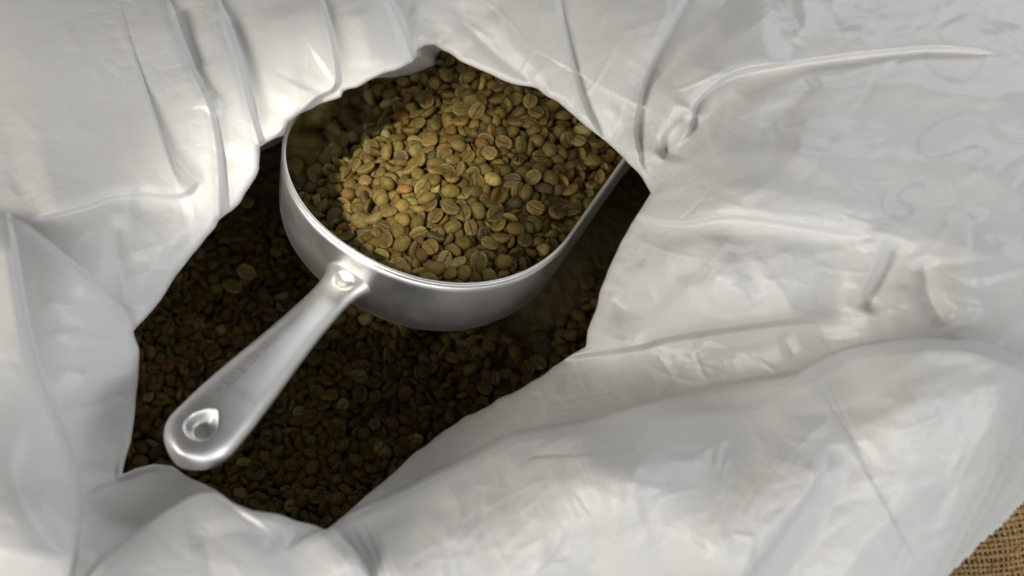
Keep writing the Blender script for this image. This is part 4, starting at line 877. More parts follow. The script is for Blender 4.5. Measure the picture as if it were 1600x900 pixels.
629,21,-282,-56,34,-108,90,505,63,-224,28,28,-118,104,434,94,-238,-12,34,-107,110,411,165,-242,-24,32,79,93,266,187,-184,19,-13,-42,95,218,277,-211,31,8,-44,94,-55,475,-294,-1,24,104,100,
-143,512,-353,29,-7,-124,104,-161,386,-338,20,8,-27,97,-278,439,-394,-60,39,64,98,-331,478,-407,72,-11,-83,105,-390,516,-434,70,92,49,103,-426,555,-442,-83,-72,3,106,-497,524,-457,-71,-93,-30,107,
802,-58,-308,35,-71,-83,109,749,-9,-330,34,-4,122,97,702,18,-308,-29,-17,25,107,589,70,-245,25,-23,114,101,528,115,-242,-29,-38,71,109,478,163,-273,-42,28,40,101,369,220,-257,-22,50,64,91,
317,232,-245,-35,-39,-20,111,235,308,-208,7,123,33,98,47,416,-268,-26,-21,97,90,-3,433,-322,2,-42,-90,96,-113,465,-373,16,-6,26,92,-215,529,-382,-63,-77,12,99,-329,541,-417,-65,15,42,93,
-360,592,-450,17,-4,84,97,-391,596,-495,2,20,-79,110,-466,613,-486,55,12,86,111,812,25,-342,-43,-15,118,93,820,64,-324,-37,23,66,99,668,87,-294,45,-19,-50,91,561,188,-273,10,83,-89,98,
534,224,-272,9,19,0,105,436,301,-246,-100,56,55,107,318,381,-245,26,46,88,99,258,384,-238,58,9,99,91,102,433,-236,-32,22,101,108,-84,606,-363,20,-51,-107,101,-158,616,-393,21,-26,-122,96,
-250,615,-398,-2,17,123,108,-263,588,-442,-33,-32,13,113,-323,615,-488,73,-2,-50,93,-356,688,-477,46,38,49,109,-382,629,-508,-19,-121,-29,96,879,129,-328,26,-42,-69,100,771,142,-329,28,-44,-42,96,
697,189,-303,4,-36,18,94,628,225,-293,24,39,-20,106,590,265,-246,-4,-1,104,107,520,334,-257,-14,0,121,103,383,402,-267,37,-4,-121,100,280,454,-241,89,16,81,103,186,525,-219,-64,108,20,107,
30,600,-343,42,-5,50,103,-107,663,-408,35,-9,-122,95,-192,678,-405,10,25,-49,95,-298,640,-449,-24,76,91,97,-263,704,-453,18,13,-59,110,-383,707,-504,-72,64,-33,94,-396,704,-487,79,-12,-82,109,
880,202,-336,-104,26,-54,106,830,224,-299,-1,-26,-124,110,710,277,-319,-26,-16,79,88,644,276,-288,-54,45,-23,108,586,370,-286,-81,59,-52,101,501,410,-264,7,-29,17,98,401,465,-239,39,117,-27,102,
311,525,-248,22,37,75,90,215,608,-259,16,-18,-70,87,69,664,-322,-27,1,111,87,-109,690,-365,-2,0,94,110,-134,754,-398,12,-30,-99,93,-183,731,-439,-12,-30,-59,101,-219,764,-422,-39,-52,60,97,
-351,764,-467,66,21,19,97,-332,830,-466,-21,15,-115,111,894,273,-346,19,17,-124,94,834,299,-338,-3,-32,-78,109,788,291,-325,-25,-61,76,88,674,378,-292,23,53,-51,103,645,422,-293,21,31,-107,107,
544,487,-264,86,-92,19,93,522,521,-262,-18,7,113,110,408,651,-284,-13,-22,67,105,296,638,-244,118,30,7,109,197,724,-335,9,-25,-108,92,9,726,-347,-32,2,-33,97,-65,851,-380,44,-34,-57,100,
-172,813,-427,46,2,-56,100,-237,842,-456,15,-48,-53,95,-228,859,-505,65,-59,-69,89,-276,902,-498,34,-68,-16,99,926,316,-365,39,5,76,96,893,392,-344,2,121,6,102,857,343,-317,-20,-32,-117,99,
777,453,-316,59,-7,-5,106,668,501,-321,4,41,120,97,670,541,-301,-6,-40,-120,109,481,611,-265,11,-1,71,102,420,659,-294,-41,118,-8,106,133,852,-321,-8,-12,58,107,180,797,-335,-45,-65,38,89,
-11,890,-372,24,21,106,100,-21,839,-407,24,-43,109,97,-43,894,-403,-20,-17,46,90,-115,907,-416,-5,-92,57,111,-179,957,-454,-20,-2,-122,92,-256,930,-459,-16,-6,-36,104,982,354,-376,-10,72,85,115,
944,443,-373,-26,59,70,99,856,487,-342,9,-20,77,101,807,531,-298,120,23,-29,107,721,595,-298,79,93,34,88,611,628,-306,44,18,18,108,551,649,-315,-22,5,-125,97,547,684,-287,-34,4,27,95,
399,820,-292,-5,4,121,97,274,791,-333,-14,-25,-49,101,29,1060,-435,-50,-14,105,104,93,967,-384,-27,-35,109,95,-31,957,-429,-59,-46,7,107,-103,986,-445,-12,26,-118,108,-132,1022,-468,54,3,30,97,
-203,1038,-458,6,-47,52,104,1017,437,-391,-20,25,111,112,982,506,-378,-15,-55,45,91,950,571,-345,-61,-11,33,100,847,612,-336,15,-101,49,97,770,613,-348,18,14,1,99,667,685,-332,-90,-2,-32,90,
646,724,-311,-16,-39,-117,97,522,773,-303,51,-25,-84,103,473,850,-291,-16,3,92,111,340,930,-341,-19,31,-81,98,211,1023,-388,-24,-17,-28,113,91,1074,-441,-1,8,30,105,39,1030,-475,-58,-43,12,89,
-42,1054,-455,-55,42,40,105,-108,1146,-468,8,-72,-50,98,-149,1115,-474,-24,-114,28,98,1074,486,-375,-102,-37,67,104,972,576,-361,-33,106,-61,91,957,643,-370,-4,1,-37,103,888,685,-368,-18,-23,-75,92,
776,758,-355,13,-33,-65,96,700,773,-354,-17,16,-99,102,652,831,-335,19,2,125,89,535,883,-354,23,110,57,86,485,957,-334,26,27,20,89,342,990,-384,5,-4,-127,95,209,1115,-423,16,39,32,106,
164,1054,-449,-38,62,99,89,0,1123,-438,-59,97,46,103,37,1172,-477,22,-8,27,95,-45,1216,-522,-59,6,107,98,-106,1191,-500,-60,88,67,98,1141,588,-458,-72,34,98,113,1068,643,-399,48,37,90,103,
984,699,-402,-26,-70,28,109,891,755,-396,34,57,8,89,856,781,-336,-24,112,54,111,713,856,-373,49,83,-35,100,684,883,-380,-13,56,79,90,636,930,-361,23,-78,94,90,516,1023,-350,19,-78,71,94,
367,1098,-389,16,-79,66,97,301,1091,-417,46,40,81,98,197,1150,-466,-39,37,-11,102,138,1188,-444,101,-42,-52,108,82,1217,-488,2,-16,-41,87,-3,1239,-529,-113,1,-36,96,-61,1260,-539,-80,-23,21,90,
-1836,-831,-788,13,-102,-74,90,-1810,-750,-783,-102,-20,9,102,-1831,-624,-803,8,3,97,100,-1824,-546,-784,-28,-21,91,88,-1856,-474,-793,0,7,-62,91,-1800,-359,-767,107,9,15,93,-1862,-286,-784,3,4,13,91,
-1874,-184,-779,4,0,106,115,-1837,-116,-750,112,2,52,94,-1839,-55,-779,2,2,46,102,-1801,83,-782,-1,4,-7,92,-1748,-1059,-799,92,-41,-48,109,-1735,-983,-804,-55,96,-62,96,-1739,-919,-828,6,6,67,92,
-1749,-817,-823,-7,5,-122,100,-1745,-719,-794,86,86,35,92,-1751,-642,-813,5,5,37,109,-1730,-551,-810,5,6,13,92,-1770,-452,-772,65,87,63,104,-1729,-384,-765,-98,-46,65,103,-1761,-281,-790,-2,5,-106,100,
-1745,-199,-757,-7,109,-61,112,-1692,-100,-757,31,-98,-73,114,-1712,-31,-787,1,4,16,104,-1730,40,-774,-4,-12,14,109,-1751,183,-764,-17,-101,75,93,-1772,246,-788,2,5,102,103,-1698,-1150,-833,-2,7,-15,102,
-1635,-1033,-815,-23,-102,71,97,-1674,-957,-837,-2,7,-50,93,-1637,-876,-804,-73,-48,35,115,-1667,-803,-833,-1,7,-76,91,-1672,-699,-799,72,12,-16,103,-1631,-642,-799,-84,-57,52,101,-1659,-513,-799,9,29,-89,106,
-1677,-441,-808,8,-1,109,98,-1675,-352,-772,-104,-56,12,107,-1637,-285,-776,-79,95,5,91,-1654,-209,-770,109,-6,-29,97,-1621,-113,-771,-102,-20,7,95,-1624,-41,-771,119,-43,-6,92,-1655,46,-792,3,5,67,100,
-1667,178,-766,104,17,17,106,-1672,266,-797,4,6,123,105,-1658,358,-777,77,-89,-21,97,-1602,-1347,-808,86,93,-12,91,-1623,-1243,-839,-6,-2,-127,102,-1582,-1168,-846,2,5,84,96,-1552,-1056,-817,-104,30,45,102,
-1582,-953,-845,-1,5,-60,115,-1570,-853,-827,26,-9,75,113,-1579,-780,-840,-3,6,-104,100,-1582,-710,-809,117,-10,-25,96,-1581,-600,-829,7,1,92,90,-1550,-533,-826,3,7,-21,102,-1563,-446,-819,5,6,20,101,
-1581,-332,-809,8,-2,123,106,-1571,-263,-780,99,-30,-42,102,-1549,-208,-781,66,-108,-7,96,-1521,-120,-807,6,5,77,100,-1544,-32,-775,42,-96,-52,104,-1572,73,-801,-8,1,-125,93,-1571,185,-783,18,-26,84,96,
-1567,230,-806,-1,8,36,94,-1545,366,-792,39,-99,70,90,-1551,424,-819,-1,8,48,104,-1557,501,-824,6,5,125,96,-1468,-1363,-808,103,-32,37,98,-1518,-1288,-822,51,95,51,94,-1490,-1233,-851,-4,3,-40,94,
-1490,-1131,-817,-59,-93,-50,106,-1475,-1058,-831,105,-14,4,90,-1498,-1001,-853,4,1,122,100,-1470,-892,-820,71,35,-72,87,-1505,-792,-846,-3,4,-118,101,-1479,-735,-823,-57,36,-68,98,-1484,-648,-822,16,34,65,107,
-1478,-550,-804,-46,105,0,94,-1478,-434,-828,8,3,79,97,-1461,-377,-801,24,-52,-112,102,-1463,-301,-790,-93,78,19,107,-1465,-223,-791,25,-117,19,95,-1439,-81,-787,-73,-104,5,107,-1457,6,-785,-13,-99,52,99,
-1455,71,-816,4,9,56,96,-1497,126,-810,2,9,56,103,-1479,224,-817,-9,1,-115,87,-1477,332,-786,-89,-48,72,114,-1446,430,-800,-92,78,-34,109,-1491,552,-809,-54,95,-63,93,-1441,-1486,-791,-110,13,12,113,
-1422,-1418,-834,-11,1,-43,100,-1377,-1287,-831,-81,-66,57,88,-1393,-1239,-831,-66,-10,1,100,-1361,-1161,-828,-90,-60,21,110,-1400,-1064,-822,-27,-65,-68,104,-1382,-975,-833,56,-33,3,99,-1409,-911,-856,3,1,83,105,
-1392,-811,-854,-3,3,-125,100,-1396,-749,-823,25,103,66,105,-1393,-660,-821,-67,-77,63,103,-1376,-536,-827,36,-25,-77,88,-1370,-441,-815,-89,-41,24,99,-1395,-373,-834,6,6,47,104,-1403,-279,-829,7,5,82,108,
-1348,-178,-803,20,-93,-53,101,-1376,-69,-800,88,84,8,97,-1334,19,-811,-86,-56,30,93,-1386,82,-804,-43,52,-100,98,-1407,144,-799,-112,-43,12,97,-1377,247,-811,34,-9,-31,114,-1376,306,-808,-116,-25,6,94,
-1375,437,-839,-7,2,-92,100,-1342,525,-828,-1,-41,113,103,-1344,-1570,-785,12,-107,-15,106,-1321,-1488,-801,41,-109,50,109,-1315,-1385,-824,-38,-27,19,104,-1304,-1311,-855,-6,-1,-74,103,-1293,-1201,-860,-2,0,-123,103,
-1307,-1142,-826,21,109,14,102,-1312,-1071,-831,75,-80,19,90,-1303,-969,-830,-19,-103,66,111,-1336,-872,-858,3,0,105,98,-1286,-811,-860,1,2,14,94,-1304,-724,-830,26,-102,-71,96,-1322,-618,-852,4,3,66,105,
-1309,-530,-833,-8,38,-120,107,-1325,-473,-847,6,3,89,104,-1295,-364,-817,-50,114,-3,104,-1304,-287,-845,6,7,71,91,-1276,-174,-819,-110,44,7,100,-1253,-95,-816,112,-20,-53,105,-1269,-17,-847,-4,12,-66,92,
-1270,59,-813,-108,53,31,109,-1346,180,-835,-1,10,8,94,-1293,236,-820,98,69,5,91,-1295,322,-820,-8,109,65,99,-1293,421,-818,-5,116,50,107,-1319,564,-850,6,3,126,106,-1219,-1565,-832,-8,-4,-109,100,
-1248,-1494,-839,-7,-6,-124,91,-1239,-1400,-824,-107,27,-7,94,-1229,-1297,-837,100,29,4,92,-1234,-1242,-862,-2,0,-125,88,-1226,-1166,-838,-90,63,-51,89,-1225,-1042,-830,43,-99,45,95,-1249,-944,-839,104,-9,5,93,
-1200,-899,-861,0,-2,-13,98,-1223,-780,-831,-65,85,-44,110,-1228,-706,-860,0,3,-24,93,-1219,-624,-859,3,0,124,102,-1223,-541,-831,-99,-35,15,104,-1260,-456,-827,-101,12,42,93,-1233,-367,-856,3,8,39,95,
-1225,-281,-856,2,9,13,92,-1198,-196,-833,-104,-59,41,92,-1191,-117,-833,-99,-73,-16,94,-1193,14,-829,-69,-69,33,102,-1217,83,-856,9,3,118,97,-1189,145,-834,-31,-116,-42,97,-1233,250,-855,-11,2,-124,87,
-1207,320,-826,-118,-30,-15,106,-1223,427,-857,5,5,99,106,-1181,568,-833,37,116,13,98,-1152,-1640,-802,-63,-82,55,101,-1137,-1566,-815,32,-20,-33,104,-1130,-1468,-818,74,103,-3,93,-1148,-1412,-823,-71,-12,-7,106,
-1139,-1319,-827,-112,-10,23,105,-1127,-1213,-856,4,-3,-98,110,-1157,-1139,-831,-107,-26,30,100,-1156,-1055,-826,91,80,-6,109,-1121,-985,-856,1,-5,-22,90,-1149,-848,-833,86,60,59,97,-1135,-797,-830,0,109,60,101,
-1149,-731,-859,3,-2,-109,95,-1151,-649,-834,-85,71,-53,96,-1117,-543,-835,-107,-7,-16,97,-1177,-464,-829,86,86,-37,107,-1142,-386,-863,2,1,127,103,-1143,-265,-835,-85,69,-24,108,-1133,-188,-839,-96,-29,40,95,
-1120,-115,-866,-5,0,-125,107,-1123,-1,-842,93,58,47,94,-1117,92,-839,88,-51,-51,105,-1120,169,-841,-10,-109,58,92,-1112,211,-830,31,-81,-40,100,-1124,318,-835,90,-53,-50,107,-1127,433,-839,48,-96,-50,89,
-1104,506,-860,0,-1,29,104,-1097,-1701,-823,-5,-1,-64,107,-1059,-1572,-808,-85,-62,34,98,-1057,-1497,-813,112,19,-5,95,-1071,-1382,-829,-29,42,-108,91,-1040,-1317,-821,-34,-51,-24,102,-1072,-1235,-831,-39,29,-53,103,
-1054,-1118,-850,-4,-3,112,109,-1045,-1035,-850,-1,-5,35,95,-1076,-933,-837,-16,30,-105,96,-1070,-852,-852,1,-4,-54,110,-1056,-787,-819,92,32,-81,96,-1080,-704,-857,0,-3,-43,90,-1065,-631,-828,-16,121,26,99,
-1054,-530,-862,-1,-1,-97,92,-1043,-458,-845,-11,-47,117,95,-1056,-392,-835,-78,-69,71,99,-1019,-303,-846,52,-95,-64,89,-1072,-197,-869,-1,4,-4,92,-1043,-85,-848,-87,-56,52,94,-1055,-29,-846,-9,104,72,97,
-1062,37,-871,-5,1,-126,94,-1040,139,-842,39,96,-72,98,-1039,227,-871,4,0,116,90,-1049,337,-842,1,58,-112,109,-1040,418,-864,3,0,82,95,-963,-1780,-812,-34,3,-27,88,-1010,-1691,-827,1,4,127,104,
-973,-1598,-832,0,3,127,102,-996,-1462,-806,-24,70,-60,112,-949,-1422,-841,-3,3,123,96,-974,-1318,-825,22,-62,-108,100,-986,-1250,-824,-47,111,-39,89,-995,-1128,-824,0,29,-36,111,-948,-1069,-815,-1,121,-22,96,
-960,-964,-845,-4,-1,105,91,-995,-864,-815,13,-105,66,111,-991,-799,-850,0,-4,-81,97,-975,-717,-853,-3,-1,59,91,-951,-632,-828,-119,3,-15,101,-990,-521,-836,98,-29,-33,100,-967,-470,-863,-3,-1,-63,104,
-956,-336,-843,31,26,-110,109,-949,-286,-859,-15,-19,-24,99,-965,-180,-877,2,3,115,85,-946,-104,-851,7,-119,-40,98,-935,-13,-880,-3,2,-104,96,-983,79,-849,-116,24,8,101,-965,151,-855,48,31,41,98,
-964,232,-845,12,106,-69,106,-959,348,-842,71,-72,-46,106,-945,463,-844,-31,37,-99,103,-981,477,-863,2,3,-96,96,-892,-1759,-826,0,3,116,108,-860,-1679,-829,-1,2,113,108,-882,-1586,-833,-2,0,-24,103,
-874,-1484,-837,-1,-2,-89,105,-893,-1389,-816,-34,-99,71,94,-871,-1322,-843,-1,-2,-89,103,-876,-1217,-811,74,-88,-51,109,-912,-1140,-817,-119,45,-3,92,-869,-1038,-815,86,-62,-51,93,-888,-958,-814,103,-2,15,103,
-902,-875,-843,-3,-3,15,95,-889,-806,-820,-80,68,-58,96,-901,-705,-850,-2,-3,-77,111,-879,-620,-855,-2,3,115,99,-890,-534,-860,-1,4,125,113,-881,-436,-850,12,-16,82,104,-872,-366,-871,-2,-3,-120,100,
-891,-302,-847,-69,99,-39,101,-869,-158,-855,65,16,10,104,-859,-102,-855,101,-17,-29,97,-872,-44,-854,-101,-24,33,105,-883,35,-851,-110,52,-37,101,-879,134,-856,21,65,96,105,-865,254,-847,-30,-102,68,111,
-875,342,-857,36,-3,64,94,-882,398,-869,2,3,-90,93,-878,496,-863,2,4,-108,97,-791,-1865,-799,87,80,18,92,-823,-1747,-801,122,-9,-27,98,-768,-1653,-832,-2,1,62,97,-772,-1561,-817,-32,15,122,92,
-789,-1481,-811,-80,-69,37,98,-769,-1398,-805,37,-57,29,105,-791,-1316,-842,-1,0,-30,104,-797,-1241,-811,110,44,31,108,-814,-1145,-810,34,-110,-47,103,-802,-1050,-808,88,-65,-51,105,-783,-963,-837,-1,-1,-97,101,
-768,-862,-823,-29,-22,50,107,-781,-783,-845,-2,-3,-104,93,-810,-710,-821,-24,101,-72,97,-796,-622,-855,-4,-1,-15,95,-782,-530,-861,-3,-3,-90,94,-801,-445,-837,107,39,0,105,-804,-343,-849,-47,-107,40,89,
-816,-276,-877,-2,-3,-123,107,-807,-193,-882,-1,3,98,90,-788,-88,-858,-100,-59,13,96,-761,-23,-885,0,0,118,105,-801,48,-859,3,-120,-38,98,-797,162,-882,2,1,9,94,-794,239,-879,1,3,-103,95,
-801,319,-848,46,109,46,100,-777,394,-854,-4,-26,-71,97,-755,484,-863,4,3,-77,103,-703,-1870,-823,-1,-3,-108,107,-733,-1728,-830,-1,2,113,95,-701,-1650,-797,-77,81,16,109,-724,-1586,-834,-1,2,113,97,
-687,-1488,-808,-49,-95,67,105,-703,-1416,-810,87,85,-35,98,-718,-1319,-819,59,-101,-47,86,-712,-1246,-813,-123,33,0,97,-688,-1178,-810,-75,78,-31,108,-738,-1065,-838,0,0,-127,87,-714,-958,-837,-1,1,91,99,
-722,-877,-840,0,-3,-126,95,-705,-803,-842,-3,0,24,106,-711,-708,-823,-6,121,36,91,-706,-592,-833,-65,-81,67,89,-703,-512,-832,-39,117,12,100,-732,-458,-866,-2,-4,-111,103,-736,-358,-873,-1,-4,-124,93,
-703,-280,-877,-1,-3,-110,96,-713,-177,-882,-2,-1,-40,95,-730,-100,-871,-12,23,-120,111,-704,-19,-861,-89,60,-49,92,-723,73,-885,1,0,-23,103,-712,151,-883,2,-1,40,93,-745,250,-862,-22,29,-71,103,
-725,325,-847,-54,-115,-4,100,-699,397,-843,-23,108,62,98,-712,535,-834,99,-48,-48,95,-637,-1843,-795,59,104,41,101,-649,-1727,-803,92,-76,-15,97,-631,-1648,-810,-41,32,-39,98,-611,-1574,-817,26,-35,-106,92,
-619,-1489,-836,-2,1,58,100,-616,-1381,-840,-1,3,115,105,-590,-1317,-816,87,-59,-12,99,-624,-1239,-811,-47,-104,40,108,-613,-1139,-839,-1,2,-118,110,-643,-1070,-808,108,53,41,97,-638,-984,-839,0,2,58,99,
-589,-888,-814,-34,-104,64,101,-614,-791,-845,-3,1,-21,99,-647,-697,-849,-2,4,102,99,-637,-614,-826,-34,101,-60,106,-627,-538,-825,60,-58,-6,106,-609,-428,-839,94,-74,-25,104,-621,-339,-850,93,44,42,92,
-624,-279,-876,1,-3,-123,97,-637,-167,-881,-1,-2,-55,97,-638,-96,-854,60,107,-30,103,-638,-48,-864,-16,26,94,104,-604,74,-852,90,81,-37,101,-594,151,-880,-2,-2,123,104,-629,247,-878,3,2,-103,91,
-644,316,-851,-105,13,11,91,-612,426,-840,-106,-70,-3,105,-601,520,-837,-29,103,-68,96,-572,-1845,-823,-4,1,89,88,-559,-1716,-828,-2,3,125,111,-558,-1639,-807,100,24,30,93,-505,-1551,-835,-3,1,53,103,
-517,-1464,-809,-98,62,-15,105,-550,-1386,-819,84,95,-4,87,-537,-1330,-824,-49,26,-35,102,-549,-1196,-808,64,-16,90,109,-517,-1151,-845,3,0,125,89,-528,-1035,-843,3,2,108,98,-491,-973,-821,47,-91,-57,96,
-575,-876,-815,-31,-56,-109,105,-529,-794,-847,-3,0,-86,103,-526,-689,-827,90,54,45,99,-553,-612,-855,-2,3,82,104,-545,-520,-840,54,19,53,94,-564,-462,-845,24,32,73,106,-535,-366,-869,-2,3,125,106,
-547,-296,-849,121,40,2,94,-495,-207,-875,-1,-4,-34,91,-550,-124,-847,-115,22,-26,113,-576,-18,-882,1,-3,-58,97,-509,83,-878,-2,-3,100,95,-531,165,-848,78,67,59,111,-530,248,-875,2,-3,20,95,
-566,325,-872,0,-4,116,104,-550,392,-843,113,37,3,93,-481,-1830,-803,5,41,108,94,-471,-1730,-823,-1,-3,-79,108,-438,-1654,-829,-3,-3,-66,101,-457,-1568,-807,55,60,80,93,-447,-1462,-840,-2,4,77,109,
-424,-1370,-822,60,31,52,108,-445,-1303,-818,79,-76,18,104,-467,-1217,-849,1,4,-30,95,-440,-1157,-824,-75,95,-37,95,-457,-1070,-847,-3,4,-71,97,-428,-972,-826,-33,-116,-40,90,-440,-909,-850,0,4,34,101,
-434,-809,-825,-116,-5,-9,97,-468,-723,-853,-3,-1,-112,98,-458,-621,-857,-3,-1,-77,105,-482,-530,-861,-2,2,77,102,-472,-438,-865,1,-3,-125,91,-470,-366,-841,63,82,45,98,-455,-290,-845,103,-27,-27,93,
-424,-183,-852,28,-42,-109,95,-458,-127,-874,-3,-3,53,104,-472,-47,-844,-73,93,-37,111,-449,39,-845,31,-105,-56,109,-437,163,-845,25,124,-1,97,-433,223,-854,-1,42,116,94,-459,304,-869,4,-1,-79,109,
-459,430,-866,1,2,-126,90,-405,-1839,-785,105,19,32,104,-354,-1773,-791,-74,-79,61,97,-375,-1657,-791,42,-100,54,110,-388,-1589,-804,-15,-70,-96,105,-371,-1476,-820,11,49,105,113,-351,-1383,-820,-74,-98,-2,98,
-354,-1301,-829,52,-108,-29,100,-379,-1228,-827,107,-3,3,104,-380,-1142,-837,32,35,103,91,-351,-1066,-855,-5,2,-115,107,-351,-961,-835,40,-25,-48,101,-372,-881,-840,20,25,116,108,-367,-795,-856,-3,2,-94,102,
-384,-712,-829,0,-104,71,104,-392,-628,-825,-93,53,15,106,-349,-541,-861,-1,1,93,99,-367,-459,-837,-80,66,-57,96,-357,-365,-863,-1,-2,54,105,-358,-290,-831,77,-93,11,109,-393,-196,-837,-31,101,-57,114,
-365,-118,-837,-107,44,-35,107,-345,-8,-866,-2,-5,42,108,-362,60,-844,73,83,34,88,-364,175,-867,-2,-4,66,99,-331,265,-863,-1,-4,61,109,-341,354,-864,3,-1,-113,93,-368,409,-830,-99,51,-61,102,
-404,489,-862,0,-2,119,110,-284,-1882,-802,-5,6,126,109,-284,-1747,-816,-7,1,69,102,-257,-1663,-823,-6,-4,-41,113,-260,-1581,-832,-1,7,126,107,-286,-1502,-806,27,-106,-4,104,-252,-1394,-854,-3,6,85,90,
-262,-1322,-830,62,102,6,98,-285,-1214,-842,39,-4,87,95,-269,-1164,-837,-108,-51,10,95,-270,-1088,-863,2,5,45,95,-300,-973,-860,5,1,124,94,-290,-871,-860,-4,1,-121,99,-291,-782,-834,33,102,69,98,
-287,-692,-841,13,39,-88,92,-276,-633,-838,-85,-69,25,88,-289,-546,-830,-90,55,-48,112,-270,-467,-834,-34,-58,105,104,-287,-387,-837,79,71,36,92,-290,-285,-838,52,88,68,89,-252,-192,-841,28,-26,-112,103,
-259,-113,-859,2,-5,-46,99,-259,-16,-859,5,-2,-120,104,-230,65,-856,-5,-2,120,105,-278,152,-835,91,-62,-16,98,-281,268,-841,-16,36,-60,97,-250,343,-831,105,8,28,111,-275,404,-861,-1,-2,88,101,
-273,499,-860,0,0,-82,108,-209,-1832,-804,-8,2,80,96,-173,-1737,-812,-8,2,58,109,-183,-1657,-785,-106,-21,67,110,-174,-1552,-837,-5,-6,-107,91,-173,-1477,-815,108,-65,3,104,-183,-1395,-828,-113,44,-27,99,
-199,-1330,-864,-6,-6,-117,91,-181,-1221,-868,1,4,45,109,-177,-1137,-842,-63,-89,60,102,-168,-1064,-845,-107,-57,-16,91,-223,-949,-865,-1,5,-24,110,-168,-884,-869,4,1,103,108,-194,-794,-837,-79,74,-28,109,
-210,-708,-864,-3,1,-126,105,-179,-628,-839,-58,-93,62,90,-176,-522,-862,1,2,-85,92,-203,-451,-833,103,17,0,105,-196,-384,-857,2,-1,-98,109,-189,-287,-856,-3,-2,121,93,-186,-179,-853,-2,-4,56,109,
-181,-94,-844,17,-16,-107,99,-184,1,-825,-53,110,29,98,-188,118,-827,-51,-106,48,95,-180,219,-827,-73,-82,59,99,-214,296,-835,-21,55,-109,93,-175,353,-856,-1,-3,-61,100,-134,410,-858,-3,2,120,90,
-200,503,-860,-1,1,86,100,-138,-1826,-774,84,59,49,96,-99,-1747,-781,-121,-4,-16,99,-99,-1669,-819,-8,4,79,111,-118,-1535,-812,-57,85,-61,104,-109,-1454,-822,85,-75,23,90,-99,-1396,-850,6,23,125,112,
-86,-1312,-870,-6,-4,-110,100,-97,-1228,-873,-4,0,-116,111,-118,-1149,-874,-4,2,-106,96,-105,-1059,-875,-4,1,-123,98,-97,-986,-850,-55,98,-40,96,-93,-908,-842,-100,-36,61,104,-111,-801,-838,37,-101,66,110,
-80,-739,-843,-58,-87,65,105,-120,-623,-834,26,-120,3,104,-83,-557,-847,24,13,-124,97,-103,-458,-833,-59,-90,46,95,-113,-374,-855,1,-3,54,104,-100,-268,-850,1,-4,49,106,-101,-181,-849,2,-3,-22,93,
-116,-103,-848,-2,-4,78,98,-109,-29,-821,-117,22,-25,93,-117,76,-847,2,-4,-54,109,-125,160,-848,4,-1,-127,111,-102,249,-850,-2,-4,18,105,-118,314,-821,60,-105,4,104,-82,427,-829,-88,58,-53,105,
-84,492,-836,8,105,68,92,2,-1837,-792,-3,-8,-109,108,-21,-1757,-780,115,53,-2,92,-24,-1675,-818,-3,-10,-117,95,-40,-1563,-811,-76,12,-3,99,-27,-1463,-823,-103,-57,43,96,-10,-1374,-834,15,95,-83,110,
-14,-1293,-851,-97,-43,24,91,-6,-1219,-879,0,3,71,99,-2,-1129,-852,-101,46,40,92,4,-1041,-854,-33,-102,68,101,-26,-981,-880,-3,2,-124,96,-30,-879,-877,4,0,109,106,-20,-794,-876,4,-1,112,93,
34,-716,-846,59,-86,-68,100,-20,-613,-835,-77,-69,35,115,-18,-537,-862,3,0,-4,99,-11,-457,-829,-90,-52,20,103,-14,-377,-852,1,-3,97,102,-17,-264,-847,4,-1,-64,104,-31,-145,-844,1,-3,15,94,
-41,-75,-843,-4,-1,127,94,-19,-5,-841,4,0,-124,105,-54,78,-820,-93,56,-51,87,-40,180,-845,0,-4,-52,100,17,221,-818,104,-7,12,97,-42,335,-851,-3,3,122,106,62,-1778,-771,-8,119,-32,96,
92,-1738,-774,-110,-29,-44,98,43,-1628,-797,58,91,36,102,59,-1552,-837,-9,6,71,99,60,-1468,-851,-9,-5,-62,92,60,-1402,-837,40,99,51,91,48,-1296,-876,-2,5,102,100,69,-1218,-859,26,64,88,92,
75,-1133,-845,-5,82,-30,101,73,-1041,-885,0,2,-23,90,57,-968,-856,107,38,1,98,81,-889,-853,29,-102,-69,101,54,-825,-878,0,3,-107,108,90,-713,-847,34,110,-38,86,53,-618,-838,15,-101,-72,112,
79,-541,-837,19,-120,37,98,103,-460,-855,2,-4,107,111,55,-345,-822,23,-118,39,100,61,-277,-846,2,-2,49,93,34,-222,-818,120,-28,30,92,31,-109,-837,-7,4,-47,85,59,-29,-812,83,-64,-54,103,
63,39,-813,53,90,68,97,198,-1728,-773,-33,116,-19,110,117,-1668,-818,-3,-10,-122,88,137,-1567,-835,-10,-4,-42,99,161,-1462,-853,-9,6,65,91,149,-1378,-835,105,-20,68,92,166,-1302,-877,-7,1,27,102,
142,-1226,-882,-2,-1,-37,100,149,-1146,-857,68,80,43,105,154,-1045,-858,75,78,32,101,147,-951,-858,3,-106,69,100,127,-901,-866,42,15,18,95,140,-832,-881,1,-3,125,95,154,-698,-847,-50,-110,0,90,
169,-629,-845,-110,-41,27,89,168,-525,-832,56,88,71,107,184,-459,-857,1,-4,123,92,154,-408,-829,37,-98,-63,90,152,-309,-846,4,-1,32,96,207,-239,-843,3,1,26,94,146,-122,-808,-103,14,-24,109,
268,-1731,-808,-10,-3,-47,96,279,-1661,-785,70,79,-65,105,247,-1544,-838,-3,11,124,103,244,-1468,-851,-10,2,26,100,237,-1375,-842,-83,71,-22,86,250,-1302,-849,27,-118,-5,95,208,-1200,-847,18,-122,11,112,
262,-1115,-858,-95,-58,46,95,228,-1047,-885,1,-1,-62,96,222,-953,-884,0,-2,105,95,226,-874,-858,8,70,-105,103,245,-822,-854,51,95,48,95,224,-677,-871,1,-4,119,107,227,-604,-839,-90,-77,-45,90,
